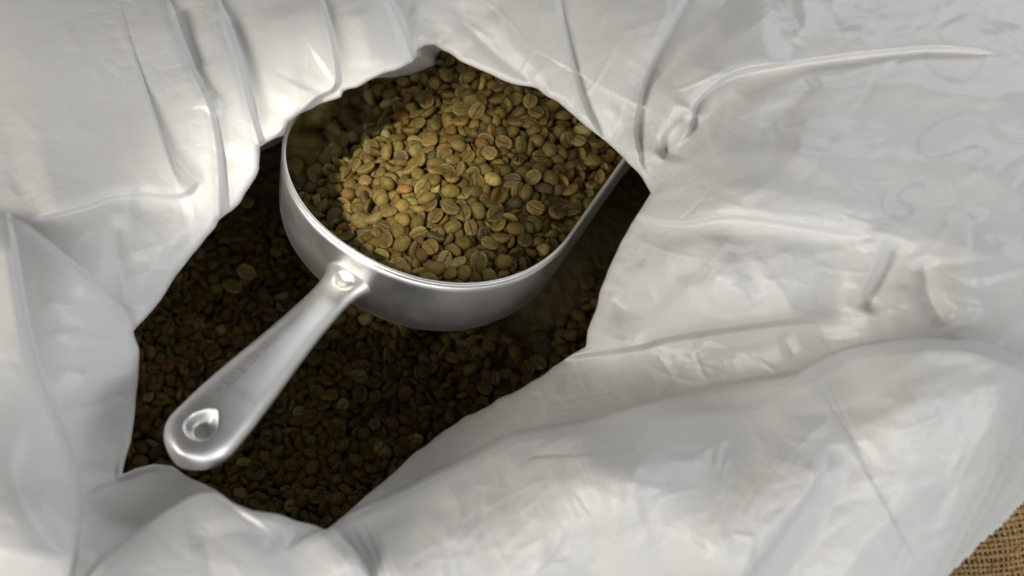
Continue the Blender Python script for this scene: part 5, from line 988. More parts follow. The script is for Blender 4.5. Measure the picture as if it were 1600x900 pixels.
234,-520,-861,3,4,-97,92,246,-421,-854,1,-4,125,92,268,-339,-850,2,3,-92,87,254,-274,-819,-17,109,-56,97,346,-1650,-818,-15,6,61,95,362,-1574,-805,39,111,-39,91,339,-1456,-852,-3,10,125,106,
309,-1358,-867,-7,-7,-73,107,332,-1275,-876,-4,0,80,91,338,-1201,-844,61,-93,10,109,324,-1120,-848,75,-75,-69,108,310,-1024,-882,0,-3,-7,102,305,-954,-881,2,0,-126,102,317,-892,-853,-96,45,-14,102,
323,-776,-846,-116,37,16,103,324,-699,-840,119,-6,13,112,282,-613,-868,2,-3,96,88,344,-596,-841,-110,-8,-16,91,335,-467,-831,68,-78,-66,103,360,-377,-827,-29,-102,69,99,408,-1668,-794,76,-91,15,88,
411,-1539,-839,-8,-5,-64,95,424,-1456,-818,-118,19,-42,105,399,-1376,-832,-10,-103,71,109,415,-1314,-869,-2,-7,-89,100,415,-1212,-875,3,-2,-122,98,415,-1140,-842,106,25,62,103,414,-1038,-848,105,-3,-11,105,
378,-985,-852,100,37,14,97,399,-886,-876,-2,-3,114,97,400,-784,-851,-73,-97,20,87,411,-694,-840,-86,-84,16,105,403,-615,-866,3,2,-100,89,432,-518,-836,38,-98,-62,95,396,-448,-857,2,2,-63,106,
513,-1651,-800,-48,-109,38,88,510,-1564,-809,-14,112,57,94,508,-1479,-818,74,-75,-31,101,473,-1396,-857,-2,-9,-115,93,480,-1289,-840,105,-14,-19,108,483,-1213,-848,-99,43,-46,87,494,-1147,-845,40,-56,-29,93,
481,-1073,-848,88,61,22,90,486,-969,-872,-4,-3,107,88,502,-879,-852,-18,-30,41,108,460,-793,-844,10,-111,60,97,509,-690,-866,2,-2,-20,97,477,-625,-865,2,2,-126,90,605,-1590,-832,-5,-5,-88,96,
593,-1500,-841,-4,6,120,93,588,-1392,-828,13,110,53,92,570,-1305,-834,-6,-116,49,104,579,-1203,-840,80,99,2,86,583,-1134,-863,5,0,-127,106,603,-1057,-862,1,-5,-25,92,602,-959,-863,4,-3,-95,93,
553,-887,-836,55,108,10,105,600,-770,-838,-12,-37,7,107,573,-700,-840,73,72,42,92,588,-610,-861,-1,-1,112,106,534,-525,-860,1,-1,119,113,669,-1501,-840,-4,-4,-69,103,660,-1407,-848,-7,-1,39,97,
653,-1321,-855,1,-5,-114,110,660,-1234,-828,6,-54,-62,108,680,-1122,-856,2,-4,-47,89,644,-1059,-836,30,10,123,106,671,-941,-856,-4,-3,100,106,656,-845,-841,21,12,-75,108,655,-773,-858,-1,-4,3,109,
672,-711,-831,13,126,1,98,670,-628,-860,-2,0,101,89,636,-499,-861,0,0,-94,109,670,-419,-831,45,102,62,111,675,-340,-863,3,2,125,110,765,-1410,-844,-4,3,117,94,727,-1299,-828,25,-38,118,110,
738,-1208,-852,-4,-2,123,95,743,-1141,-822,48,-111,-31,101,749,-1023,-823,-3,41,-51,104,765,-950,-823,-90,-60,21,99,766,-881,-831,-23,36,118,100,749,-807,-852,0,-4,-42,110,752,-721,-855,-2,-2,62,98,
735,-598,-859,-2,0,63,97,724,-514,-834,-98,39,-13,105,755,-435,-835,-73,-74,63,107,767,-342,-842,33,-27,29,105,740,-284,-868,-3,1,-81,95,803,-1290,-827,45,93,71,90,839,-1227,-819,-101,-42,2,98,
826,-1165,-846,-4,-1,127,93,823,-1049,-844,3,-2,-108,108,860,-945,-843,-4,1,126,105,829,-878,-820,90,50,23,101,839,-793,-849,1,-4,-115,92,827,-712,-853,-3,1,111,96,835,-601,-828,11,-104,67,100,
854,-520,-861,-3,-1,-35,107,856,-432,-839,-6,103,-72,102,845,-352,-871,-3,-2,-114,92,843,-269,-874,-1,3,44,92,836,-155,-850,-36,99,-71,101,834,-100,-878,-4,0,-125,88,914,-1238,-843,0,-3,106,110,
935,-1110,-840,2,-2,-19,100,902,-1049,-812,-103,23,-4,103,933,-968,-812,-91,-78,17,102,963,-891,-840,-2,-3,-48,106,943,-810,-844,1,-3,-122,97,913,-707,-849,0,-3,-117,110,928,-614,-826,-47,-96,68,106,
934,-513,-862,-3,-3,-90,93,936,-425,-839,-99,72,14,97,912,-368,-871,-3,3,56,93,932,-252,-859,40,32,68,87,929,-164,-854,76,87,27,98,959,-90,-872,-24,5,2,103,897,-15,-882,-2,2,-88,97,
1000,-1057,-813,-33,115,-41,92,990,-998,-838,2,-2,-125,86,1053,-893,-812,110,-44,-2,99,1028,-784,-829,-43,-2,33,88,1026,-702,-847,-2,-3,-94,114,1027,-604,-828,102,-20,-26,99,1022,-533,-860,-4,-3,-78,107,
1014,-426,-868,-1,4,125,93,1028,-353,-859,17,-34,-90,95,1027,-281,-853,12,-119,-38,91,999,-182,-852,-57,45,-7,105,1036,-113,-856,-4,104,-71,107,990,0,-886,-1,0,-127,90,1044,95,-853,-40,-121,-1,105,
1025,159,-883,0,2,-122,93,1118,-875,-839,-3,0,-53,108,1141,-816,-815,44,97,55,107,1104,-694,-849,-1,4,115,99,1106,-619,-827,-58,87,-69,101,1097,-527,-860,-4,-3,-73,108,1133,-448,-867,-2,-4,-102,97,
1088,-359,-873,-4,0,7,101,1127,-261,-852,60,-87,-63,102,1138,-178,-867,-4,27,-116,107,1107,-125,-884,-2,1,86,96,1109,2,-885,0,-1,0,103,1125,72,-854,88,77,21,106,1218,-644,-854,-3,2,38,98,
1204,-557,-859,0,4,126,97,1210,-435,-837,-15,101,-71,111,1210,-335,-873,-4,1,67,99,1185,-260,-877,-3,0,48,92,1222,-201,-851,-38,-98,71,104,-1884,-638,-771,-43,-91,59,107,-1870,-550,-765,71,-73,-47,111,
-1878,-407,-763,13,-106,68,94,-1894,-352,-783,2,4,-14,109,-1954,-297,-751,35,-114,-35,104,-1920,-103,-777,2,0,124,91,-1802,-957,-820,-4,9,-67,102,-1818,-875,-816,-9,2,-127,91,-1791,-773,-798,55,9,23,92,
-1812,-680,-791,44,4,-16,96,-1767,-577,-787,14,-27,17,97,-1788,-506,-766,-96,-61,-57,105,-1806,-428,-754,41,-19,-108,99,-1795,-308,-766,12,-35,43,93,-1820,-245,-767,-28,-7,-121,105,-1802,-167,-764,-25,37,-119,98,
-1776,-87,-767,21,30,96,111,-1834,20,-779,-1,3,-6,99,-1815,155,-763,35,-13,-26,108,-1783,-1109,-801,51,-3,-44,101,-1701,-1070,-819,28,34,108,96,-1691,-948,-790,-4,25,92,107,-1714,-843,-802,2,59,-103,106,
-1694,-771,-807,-10,-29,-83,99,-1681,-659,-795,-3,-57,33,89,-1678,-594,-790,30,-115,-40,103,-1724,-479,-776,-29,65,-48,104,-1649,-405,-764,-1,-23,-18,94,-1708,-318,-773,12,-102,-70,89,-1695,-260,-773,-32,-22,-55,91,
-1666,-143,-767,11,-47,96,106,-1625,-45,-758,-1,6,-26,96,-1620,29,-744,35,-3,-78,96,-1701,111,-788,4,2,127,100,-1700,221,-774,20,22,-114,95,-1735,350,-764,123,-21,24,109,-1722,-1220,-828,-4,7,-37,110,
-1617,-1097,-842,-6,-1,-125,103,-1604,-996,-809,30,-56,-24,107,-1620,-921,-823,22,-49,-92,88,-1615,-818,-789,-50,1,14,97,-1625,-759,-810,-48,-20,-30,92,-1587,-645,-812,32,24,-70,93,-1594,-570,-795,2,-37,-34,110,
-1617,-492,-792,-45,55,-33,95,-1623,-399,-802,-15,9,-83,103,-1636,-326,-759,-3,46,-89,99,-1582,-215,-754,-7,-21,-120,96,-1598,-164,-799,-5,6,-106,103,-1542,-117,-771,16,-32,-50,102,-1590,33,-778,13,-27,72,98,
-1616,118,-770,64,-41,-70,97,-1627,248,-775,54,10,71,103,-1602,314,-806,2,8,92,104,-1626,385,-789,2,40,46,100,-1615,462,-815,3,7,112,89,-1535,-1380,-812,-40,-12,81,111,-1567,-1302,-819,9,57,109,104,
-1517,-1199,-827,-33,10,89,109,-1529,-1098,-818,-59,52,100,96,-1552,-986,-810,38,-4,24,98,-1529,-932,-828,32,28,119,110,-1501,-863,-811,14,-74,-75,100,-1535,-735,-817,50,48,60,99,-1527,-657,-838,7,-1,109,87,
-1504,-589,-784,67,-85,-15,108,-1497,-484,-811,36,-13,4,99,-1535,-405,-802,2,38,110,91,-1535,-336,-789,-48,12,-114,106,-1521,-265,-762,-87,-92,-7,88,-1460,-159,-785,-17,-44,1,107,-1504,-49,-771,91,-85,8,98,
-1524,53,-785,3,37,-60,108,-1569,135,-778,-2,-57,113,103,-1508,202,-792,-10,-35,75,95,-1529,293,-784,-43,-35,111,105,-1499,420,-790,-12,17,-68,91,-1488,496,-802,52,-5,58,107,-1483,-1422,-812,-13,-34,120,92,
-1427,-1335,-815,-93,-67,-54,97,-1458,-1270,-828,-3,44,-39,97,-1445,-1181,-822,121,-7,30,106,-1437,-1117,-826,-66,-3,-99,93,-1436,-1032,-821,-18,-70,-73,99,-1449,-957,-830,-60,-87,65,93,-1450,-854,-837,23,6,-114,101,
-1430,-793,-829,-58,-4,40,98,-1460,-677,-789,-50,38,-108,95,-1422,-585,-816,-9,-37,30,103,-1434,-509,-814,27,61,69,90,-1417,-424,-798,46,-27,-87,104,-1389,-351,-791,-30,20,-11,106,-1364,-245,-812,-46,-16,-107,89,
-1414,-165,-806,-26,-24,66,99,-1385,-36,-799,-9,-34,-33,100,-1412,35,-792,33,-35,62,97,-1423,131,-783,35,25,5,100,-1447,201,-804,-33,33,-106,97,-1459,286,-786,67,50,5,107,-1422,355,-830,2,9,62,103,
-1423,528,-838,-7,0,-108,109,-1411,-1530,-783,124,13,24,110,-1355,-1456,-816,-14,-42,-106,101,-1360,-1362,-819,20,-66,-85,108,-1326,-1268,-833,38,-43,-110,100,-1327,-1191,-825,-26,-54,40,102,-1370,-1107,-821,-35,-54,-63,108,
-1339,-1038,-832,-35,-53,-109,102,-1347,-935,-825,58,-52,-101,95,-1391,-875,-822,25,36,97,92,-1343,-773,-823,71,8,98,96,-1372,-678,-823,-56,51,-55,108,-1360,-599,-793,121,15,35,105,-1357,-481,-778,46,-118,-4,108,
-1315,-383,-814,7,-25,1,93,-1333,-308,-818,-34,-18,108,97,-1308,-201,-819,27,24,-81,108,-1312,-107,-805,45,34,-113,107,-1308,-39,-819,22,-20,-98,109,-1300,9,-792,-11,-29,-116,88,-1340,106,-810,37,61,81,102,
-1284,164,-800,-2,-39,-112,107,-1312,273,-823,-19,18,124,102,-1343,374,-807,124,24,-14,104,-1273,474,-829,-11,-69,-105,101,-1288,-1564,-827,-3,9,72,85,-1283,-1432,-832,12,34,115,90,-1280,-1341,-804,13,35,115,93,
-1254,-1261,-825,47,-39,15,103,-1266,-1194,-820,-16,39,-105,96,-1254,-1105,-832,-99,44,65,89,-1298,-1043,-813,47,15,114,100,-1288,-929,-835,-16,-62,-101,94,-1262,-865,-828,-9,-107,18,99,-1273,-768,-839,-23,-25,-104,97,
-1262,-674,-833,-60,-2,-13,103,-1285,-598,-824,-23,55,-62,97,-1253,-473,-828,57,41,-14,98,-1219,-394,-803,32,-5,-117,107,-1235,-324,-815,32,29,115,91,-1247,-243,-817,-31,-36,70,102,-1207,-141,-800,53,-84,-73,97,
-1237,-58,-818,37,41,84,98,-1226,17,-802,1,-37,-12,92,-1266,128,-828,-45,4,-17,102,-1243,195,-825,-118,-41,-23,89,-1232,284,-800,41,119,6,97,-1250,387,-829,47,-13,19,106,-1231,526,-858,-4,6,-66,93,
-1219,-1655,-822,1,10,102,102,-1185,-1520,-811,4,-71,-105,97,-1207,-1460,-823,-43,19,33,102,-1203,-1353,-792,-64,-107,23,107,-1173,-1253,-809,114,-8,35,103,-1172,-1212,-822,-39,37,115,95,-1209,-1113,-833,-17,-67,-86,93,
-1207,-993,-842,16,-43,118,97,-1175,-936,-840,34,-20,91,90,-1206,-862,-838,-41,11,48,110,-1169,-713,-821,47,-35,-99,94,-1190,-642,-820,61,4,79,100,-1173,-570,-830,105,-17,7,112,-1178,-560,-816,-69,-10,-21,93,
-1177,-399,-826,1,-48,-16,88,-1168,-323,-833,-82,-89,39,97,-1189,-279,-825,-37,16,-48,107,-1175,-142,-816,55,26,57,95,-1168,-60,-841,-59,29,-33,96,-1146,14,-842,-27,-38,57,97,-1190,94,-828,-36,36,-42,88,
-1173,175,-806,-24,-2,-23,91,-1164,270,-832,44,20,-85,109,-1163,382,-826,64,2,-110,100,-1168,485,-843,-31,-19,80,109,-1194,-1805,-809,4,9,119,98,-1095,-1623,-806,1,-53,113,106,-1102,-1510,-789,18,-21,-45,102,
-1086,-1451,-818,-24,40,6,99,-1116,-1347,-830,25,24,-17,100,-1088,-1264,-823,28,-108,18,90,-1114,-1167,-828,-19,-53,-111,105,-1082,-1049,-826,52,-8,-114,100,-1174,-1002,-814,24,16,85,100,-1116,-911,-856,-1,-5,18,88,
-1087,-864,-806,18,-6,-102,107,-1110,-729,-819,2,4,-21,99,-1085,-657,-817,0,-18,52,90,-1091,-593,-833,-58,-35,14,99,-1105,-498,-835,-65,-14,-42,98,-1121,-421,-838,27,-27,105,106,-1093,-324,-866,-3,-1,-127,94,
-1072,-263,-838,74,92,-45,95,-1057,-164,-850,-45,19,-5,101,-1106,-56,-820,2,26,-66,106,-1068,27,-821,-20,-8,-125,97,-1102,95,-838,-49,57,-40,98,-1071,191,-840,-76,-57,80,93,-1064,255,-841,-23,29,102,111,
-1102,381,-843,36,13,119,103,-1089,460,-835,-12,57,-85,109,-1017,-1758,-804,-31,-24,21,97,-1040,-1616,-802,91,59,63,93,-1015,-1544,-809,27,45,20,102,-1026,-1421,-822,38,-1,114,92,-993,-1360,-812,82,-38,-9,110,
-1003,-1254,-813,-8,-39,-82,95,-1026,-1181,-831,49,-8,-31,97,-991,-1049,-792,99,-47,-5,113,-992,-986,-828,-33,-26,117,98,-1011,-942,-822,-16,-52,-94,98,-1003,-810,-804,42,17,-80,102,-1018,-759,-829,3,-46,-48,99,
-1025,-669,-834,-27,50,-109,98,-997,-598,-827,4,-62,-50,102,-973,-516,-813,27,39,108,95,-990,-410,-838,40,-85,-82,102,-1031,-340,-839,12,51,-71,103,-997,-223,-847,-58,-87,48,99,-1014,-140,-848,-68,11,-75,95,
-989,-73,-850,-72,-5,33,106,-983,24,-835,-46,114,-31,113,-1012,81,-831,7,46,-117,91,-1012,180,-855,43,-11,9,91,-991,281,-837,-12,-110,20,104,-1016,405,-833,-34,32,-115,113,-998,525,-845,6,-36,-116,98,
-983,-1824,-792,114,-34,0,101,-932,-1689,-798,17,-102,67,100,-939,-1636,-811,31,21,-17,101,-947,-1525,-836,-2,-3,-79,92,-927,-1455,-808,-22,46,-95,94,-933,-1358,-812,-49,46,45,102,-912,-1264,-817,50,-51,-18,102,
-946,-1189,-806,0,-4,53,113,-924,-1104,-793,-1,28,-117,95,-923,-1001,-802,-22,-53,85,95,-924,-914,-823,56,-9,-30,95,-939,-828,-819,-47,97,-67,96,-930,-758,-830,29,10,-93,102,-958,-670,-795,74,103,5,109,
-939,-585,-834,-72,-11,-6,99,-901,-471,-818,8,31,-123,108,-921,-411,-844,33,-55,-78,105,-914,-273,-818,13,23,-12,103,-936,-243,-850,-60,16,-4,108,-925,-130,-858,16,36,-74,92,-919,-42,-824,14,-24,-60,105,
-888,37,-838,28,-25,-115,101,-918,99,-853,-45,-25,-113,102,-892,186,-851,-62,-7,-12,92,-925,280,-853,-50,-34,44,91,-916,390,-848,-12,-41,62,100,-768,568,-858,2,4,-120,96,-842,-1837,-812,-4,-19,-41,98,
-836,-1667,-794,-43,-18,-118,92,-842,-1596,-799,53,8,59,105,-833,-1538,-800,99,-47,-63,104,-844,-1432,-808,-54,13,-112,106,-841,-1360,-820,22,29,-37,96,-845,-1262,-807,17,-13,-122,93,-840,-1190,-801,47,-28,113,109,
-847,-1115,-802,-8,-71,-49,108,-846,-983,-808,33,63,-14,94,-843,-907,-821,43,1,-10,102,-840,-841,-821,-36,33,-116,96,-836,-755,-821,55,-37,10,94,-839,-675,-827,127,2,-5,87,-825,-584,-840,-1,-41,-84,91,
-834,-488,-841,16,104,-71,86,-839,-403,-832,-11,47,10,110,-837,-305,-822,-4,20,81,107,-878,-233,-838,-62,-39,-102,111,-794,-139,-838,45,-63,-84,89,-823,-63,-857,46,-50,-106,101,-812,16,-840,23,-51,64,103,
-816,86,-831,-8,-1,-56,96,-812,174,-843,-26,-11,98,109,-827,296,-844,52,-15,18,109,-835,371,-824,-25,-12,-65,106,-823,455,-866,2,4,-109,93,-759,-1808,-808,7,45,111,100,-797,-1706,-788,-21,45,-82,91,
-765,-1626,-791,15,-43,-109,96,-738,-1494,-810,50,-44,-52,106,-706,-1392,-789,5,42,28,105,-748,-1360,-817,25,34,-106,95,-738,-1293,-795,-11,-19,-9,97,-761,-1166,-805,123,-6,-29,105,-753,-1120,-807,25,57,107,105,
-745,-1036,-805,-46,17,109,104,-752,-939,-797,-13,-27,-107,104,-763,-819,-797,-5,-37,-118,88,-730,-722,-820,15,-35,90,112,-757,-654,-834,-19,23,-123,108,-774,-591,-828,-44,-13,-116,91,-768,-512,-821,-2,7,70,106,
-734,-399,-819,122,27,-4,100,-773,-303,-856,28,36,57,99,-740,-243,-856,-54,4,18,108,-756,-164,-845,79,-14,-86,102,-756,-49,-831,-2,13,96,106,-745,28,-836,-127,-2,-5,95,-767,103,-863,-42,-22,-16,94,
-734,168,-840,-24,-31,102,109,-754,259,-821,-7,-4,111,95,-730,321,-834,2,-4,115,87,-696,469,-842,28,-34,119,106,-643,-1924,-819,-4,-1,15,102,-703,-1768,-806,28,21,-68,103,-723,-1700,-798,-39,-7,-5,98,
-666,-1568,-801,-40,-66,91,104,-620,-1540,-787,-27,-35,24,101,-664,-1442,-810,-54,41,-93,107,-677,-1349,-812,-47,110,34,96,-661,-1301,-815,-45,-61,-100,87,-727,-1206,-792,-23,2,-95,109,-676,-1102,-818,42,-22,-13,94,
-677,-1026,-812,44,-39,-89,108,-660,-916,-834,12,4,126,86,-658,-850,-809,93,68,-25,101,-664,-759,-809,-10,10,21,103,-691,-668,-802,9,28,116,101,-674,-570,-828,-11,-65,98,92,-656,-472,-865,-4,-2,-63,95,
-661,-395,-848,34,-54,-74,98,-671,-316,-853,53,4,-5,98,-644,-211,-859,10,33,-118,108,-697,-153,-839,2,7,11,101,-690,-59,-827,-5,17,-95,98,-654,25,-868,-39,10,-11,92,-657,112,-878,4,-11,85,92,
-680,187,-862,-34,11,-2,112,-689,268,-849,60,14,89,109,-681,380,-846,20,-57,108,99,-629,440,-825,3,-3,87,108,-552,-1955,-813,-5,-2,33,104,-597,-1779,-804,94,86,-1,87,-649,-1714,-789,-20,39,8,110,
-579,-1595,-834,-2,1,53,91,-571,-1536,-807,-3,107,56,95,-584,-1464,-814,8,56,81,101,-576,-1390,-799,3,8,12,105,-589,-1268,-815,-54,3,-107,102,-572,-1195,-815,35,-99,-66,101,-564,-1068,-809,-16,-49,5,112,
-595,-1006,-821,17,36,34,95,-593,-932,-802,57,-1,-37,111,-590,-806,-814,32,9,66,88,-587,-730,-836,-9,24,-51,92,-571,-659,-832,29,-22,5,105,-564,-579,-809,32,-26,-91,98,-598,-509,-833,60,1,-102,93,
-577,-399,-816,14,-106,-64,94,-564,-295,-837,0,-4,-88,95,-563,-228,-876,-1,-4,-54,102,-571,-152,-861,42,-23,-30,92,-567,-70,-836,33,-41,-115,96,-535,34,-847,9,-58,-23,110,-567,86,-835,-5,51,114,112,
-560,211,-848,0,-62,36,98,-608,271,-847,-32,29,-4,108,-596,363,-825,17,-20,4,98,-550,464,-845,23,32,83,107,-511,-1873,-818,-1,-5,-92,99,-528,-1783,-808,-38,-18,31,98,-503,-1659,-805,68,-1,48,93,
-491,-1611,-804,-69,102,19,91,-515,-1487,-805,45,26,-114,93,-490,-1396,-815,28,38,-67,96,-475,-1373,-816,-94,-72,-16,94,-511,-1263,-815,117,8,-43,101,-488,-1161,-802,-43,10,-44,105,-509,-1079,-816,30,30,-104,110,
-449,-986,-823,25,-31,83,104,-508,-921,-820,19,-48,-113,113,-492,-857,-820,-57,18,45,108,-482,-746,-811,9,1,-96,108,-493,-616,-801,50,-20,-5,115,-499,-557,-820,34,5,17,113,-481,-491,-830,-50,24,37,90,
-513,-399,-842,57,-18,52,89,-507,-326,-811,-48,108,-40,100,-486,-226,-837,8,38,-118,106,-496,-158,-831,18,-32,121,100,-509,-61,-855,-12,-45,4,94,-519,5,-849,42,103,10,94,-457,126,-840,15,-56,68,115,
-498,203,-835,-57,-14,-101,90,-516,265,-834,-5,28,123,109,-495,349,-850,-38,-17,63,107,-483,481,-840,-106,13,-28,89,-444,-1891,-784,102,-6,15,103,-420,-1792,-801,17,-39,-92,105,-402,-1730,-801,-72,0,31,88,
-378,-1635,-801,-33,57,81,92,-411,-1530,-808,23,105,68,106,-365,-1428,-786,-25,10,91,98,-349,-1319,-799,1,26,75,101,-434,-1282,-828,-57,22,-13,100,-396,-1216,-816,-53,39,67,110,-418,-1127,-806,-21,18,120,99,
-400,-1035,-827,69,-107,-3,88,-392,-941,-801,-14,13,99,92,-441,-850,-800,70,38,43,109,-401,-748,-810,49,-18,5,105,-418,-663,-822,8,8,-21,97,-413,-549,-841,37,6,-53,99,-414,-494,-861,-2,-2,-77,104,
-409,-416,-840,-67,-103,24,87,-416,-340,-842,34,54,40,93,-424,-270,-856,-34,5,-53,89,-384,-114,-833,11,-51,26,102,-416,-43,-842,58,21,98,105,-408,14,-847,61,-92,-61,91,-387,96,-849,18,-42,-60,103,
-391,162,-824,-7,8,127,113,-393,284,-850,-8,-17,-105,95,-417,363,-853,-20,-2,-50,111,-347,-1884,-792,-28,-32,89,92,-299,-1805,-776,-41,-36,100,105,-326,-1704,-811,8,-32,-106,92,-310,-1622,-807,-40,1,115,102,
-321,-1545,-803,51,44,-107,103,-323,-1445,-818,-7,64,38,92,-298,-1340,-834,-43,5,114,93,-289,-1259,-832,39,50,-102,92,-322,-1179,-832,-35,-52,36,92,-323,-1106,-819,20,93,-49,100,-304,-1036,-834,-57,14,-32,105,
-302,-911,-834,28,-48,113,105,-306,-818,-823,2,111,-4,99,-315,-747,-806,-30,-6,44,96,-347,-663,-833,100,33,32,101,-332,-582,-836,12,33,-70,112,-338,-494,-816,-29,42,-74,93,-308,-416,-830,-66,-22,87,107,
-310,-322,-840,55,23,95,87,-322,-234,-831,-42,-103,-50,100,-320,-160,-830,55,-30,110,105,-313,-67,-831,77,78,-56,98,-338,-9,-821,5,-2,-120,109,-320,110,-865,1,-5,-32,90,-306,201,-840,-55,13,6,95,
-235,-1965,-790,-8,-4,22,109,-245,-1820,-783,7,-41,-32,104,-211,-1732,-788,-34,-47,25,97,-225,-1600,-802,22,30,5,100,-235,-1512,-826,-32,7,-82,105,-249,-1428,-821,32,-18,-19,105,-228,-1348,-801,-31,62,-82,105,
-217,-1263,-840,32,-39,-55,107,-233,-1176,-838,59,14,94,101,-243,-1087,-829,-41,10,-116,109,-233,-1019,-867,1,5,12,86,-230,-906,-829,-49,25,-22,105,-233,-835,-852,8,31,110,91,-235,-725,-821,40,-26,58,110,
-245,-657,-836,-1,48,54,99,-221,-585,-838,-12,-40,-78,100,-227,-533,-813,-33,-18,-116,98,-257,-412,-826,-5,67,-47,98,-246,-328,-834,-47,39,-86,104,-223,-253,-839,-22,35,120,93,-210,-131,-810,13,-17,-63,104,
-243,-46,-830,17,-40,118,112,-178,-1907,-790,-3,12,122,90,-146,-1797,-776,-54,-51,55,102,-138,-1694,-759,-14,126,-5,91,-157,-1616,-804,39,42,85,108,-160,-1497,-798,-10,1,-23,101,-152,-1422,-801,-2,10,-117,95,
-162,-1334,-837,48,29,112,100,-165,-1264,-848,55,-4,28,93,-114,-1196,-825,23,-23,-84,115,-143,-1119,-837,-36,19,26,99,-151,-997,-851,39,-23,-4,96,-145,-963,-847,38,99,68,95,-114,-879,-820,13,-59,-95,100,
-154,-756,-837,-63,18,-86,109,-142,-686,-849,-22,-33,-119,88,-156,-585,-833,-60,-92,5,92,-126,-496,-824,87,4,-64,103,-165,-425,-815,19,41,79,96,-137,-346,-831,-44,10,90,96,-143,-234,-835,30,-24,-119,98,
-94,-1884,-790,-9,2,71,101,-64,-1807,-779,23,-31,-15,103,-31,-1698,-773,1,-4,-123,102,-72,-1595,-807,53,2,-45,91,-58,-1527,-783,-28,10,56,102,-75,-1409,-811,4,26,-89,100,-49,-1355,-832,-52,-65,-81,98,
-40,-1234,-822,-20,-93,80,91,-57,-1179,-855,-39,19,32,108,-66,-1103,-859,-34,26,-107,101,-56,-1033,-838,2,-29,-104,91,-58,-935,-841,58,89,51,89,-44,-852,-838,-37,3,106,110,-36,-722,-837,64,-46,43,98,
-64,-668,-837,49,20,-90,108,-134,-591,-807,27,19,94,108,-77,-494,-833,-6,55,-1,87,-58,-428,-825,-51,0,101,113,14,-1760,-766,-6,-5,-124,98,33,-1711,-811,-5,-8,-102,99,-7,-1593,-798,-8,58,-91,112,
19,-1510,-825,23,-37,-88,105,14,-1417,-819,45,-49,108,97,20,-1333,-854,31,-18,-24,99,35,-1265,-834,-1,35,95,110,28,-1152,-852,30,-51,73,93,34,-1109,-840,-55,74,11,111,17,-1003,-832,13,-77,94,113,
19,-933,-843,35,-105,19,106,30,-868,-836,-41,-30,96,111,41,-783,-853,-44,11,89,89,7,-679,-838,49,-43,-109,101,145,-574,-819,22,-29,-114,107,34,-490,-856,7,-3,124,90,128,-1770,-773,-28,65,-93,100,
148,-1681,-788,37,0,31,100,128,-1632,-801,-64,1,23,102,107,-1519,-816,-25,-58,-109,105,119,-1439,-808,93,-86,2,100,99,-1341,-844,30,-43,115,105,96,-1284,-853,-28,56,-82,104,106,-1165,-851,44,66,-24,87,
98,-1098,-850,-74,58,-2,109,117,-1003,-845,16,-94,41,103,82,-944,-832,-20,21,121,102,101,-845,-828,-41,4,-65,103,115,-769,-867,-18,5,-121,96,94,-652,-839,-49,110,-21,106,138,-573,-840,116,38,23,95,
249,-1847,-789,-5,8,104,102,205,-1669,-791,-115,19,-30,94,215,-1604,-819,7,-3,-27,106,196,-1516,-825,28,-28,-98,95,195,-1422,-836,6,42,33,99,207,-1342,-834,80,6,-98,98,208,-1249,-848,42,-57,98,96,
204,-1164,-835,11,33,83,104,198,-1104,-851,-52,50,63,97,186,-992,-816,-10,-27,35,109,192,-907,-837,34,6,-96,102,177,-825,-853,-33,-20,-118,114,209,-754,-876,3,0,2,104,319,-1794,-797,-9,3,19,112,
305,-1599,-808,-38,-27,72,109,309,-1499,-827,-9,-28,98,104,273,-1403,-827,48,23,-16,107,281,-1315,-814,29,-97,-65,111,282,-1256,-841,-43,66,77,106,264,-1174,-850,58,18,96,112,302,-1079,-833,-74,29,83,96,
221,-979,-847,7,17,-99,101,279,-926,-849,-18,-65,-104,99,313,-834,-829,-44,-3,57,100,370,-1725,-810,0,10,126,109,413,-1624,-812,-5,41,96,87,379,-1519,-815,-43,-8,68,103,356,-1438,-815,-46,4,-44,112,
357,-1338,-834,-26,70,72,110,383,-1252,-842,22,-49,115,99,360,-1163,-862,-35,20,-63,90,369,-1093,-854,-40,54,-35,91,426,-985,-840,62,-8,100,111,356,-932,-846,51,-10,106,106,366,-843,-857,-18,32,116,99,
454,-1606,-805,59,90,58,90,444,-1530,-814,-42,-10,-115,104,489,-1413,-795,111,27,-13,95,445,-1350,-802,112,-59,13,115,455,-1261,-840,-48,-50,-98,92,473,-1195,-819,19,-37,-24,107,474,-1089,-813,15,-23,-62,108,
506,-1011,-836,36,-25,-26,99,433,-916,-855,39,11,89,97,444,-839,-849,27,57,-106,90,450,-729,-854,29,5,101,92,547,-1626,-814,16,32,107,99,563,-1515,-820,-22,-41,98,96,548,-1439,-819,102,44,-62,91,
534,-1363,-836,38,-41,-46,99,526,-1243,-844,52,37,85,93,516,-1163,-843,79,69,66,89,554,-1103,-841,-29,43,115,105,567,-997,-843,49,-51,-60,93,516,-946,-852,-26,-20,-119,85,546,-807,-844,34,-34,-14,102,
517,-761,-842,3,-53,-110,108,530,-664,-841,-27,30,45,97,471,-561,-832,-107,51,-30,107,710,-1635,-829,-4,3,44,95,596,-1462,-817,-44,-19,-99,109,631,-1346,-818,7,-34,110,87,596,-1275,-842,-18,-33,-118,95,
583,-1189,-828,-5,0,127,95,645,-1120,-823,46,-8,-48,90,618,-992,-838,33,-26,112,90,607,-918,-816,-22,22,-118,98,616,-843,-824,69,-7,-103,109,614,-713,-806,15,16,125,105,638,-645,-806,116,-41,-11,107,
632,-568,-828,-12,-109,7,95,536,-359,-830,-126,-16,3,101,740,-1485,-840,-3,3,115,94,704,-1371,-834,-37,5,-97,88,704,-1249,-837,33,-19,23,98,671,-1184,-829,-47,39,45,89,724,-1073,-824,45,31,-108,100,
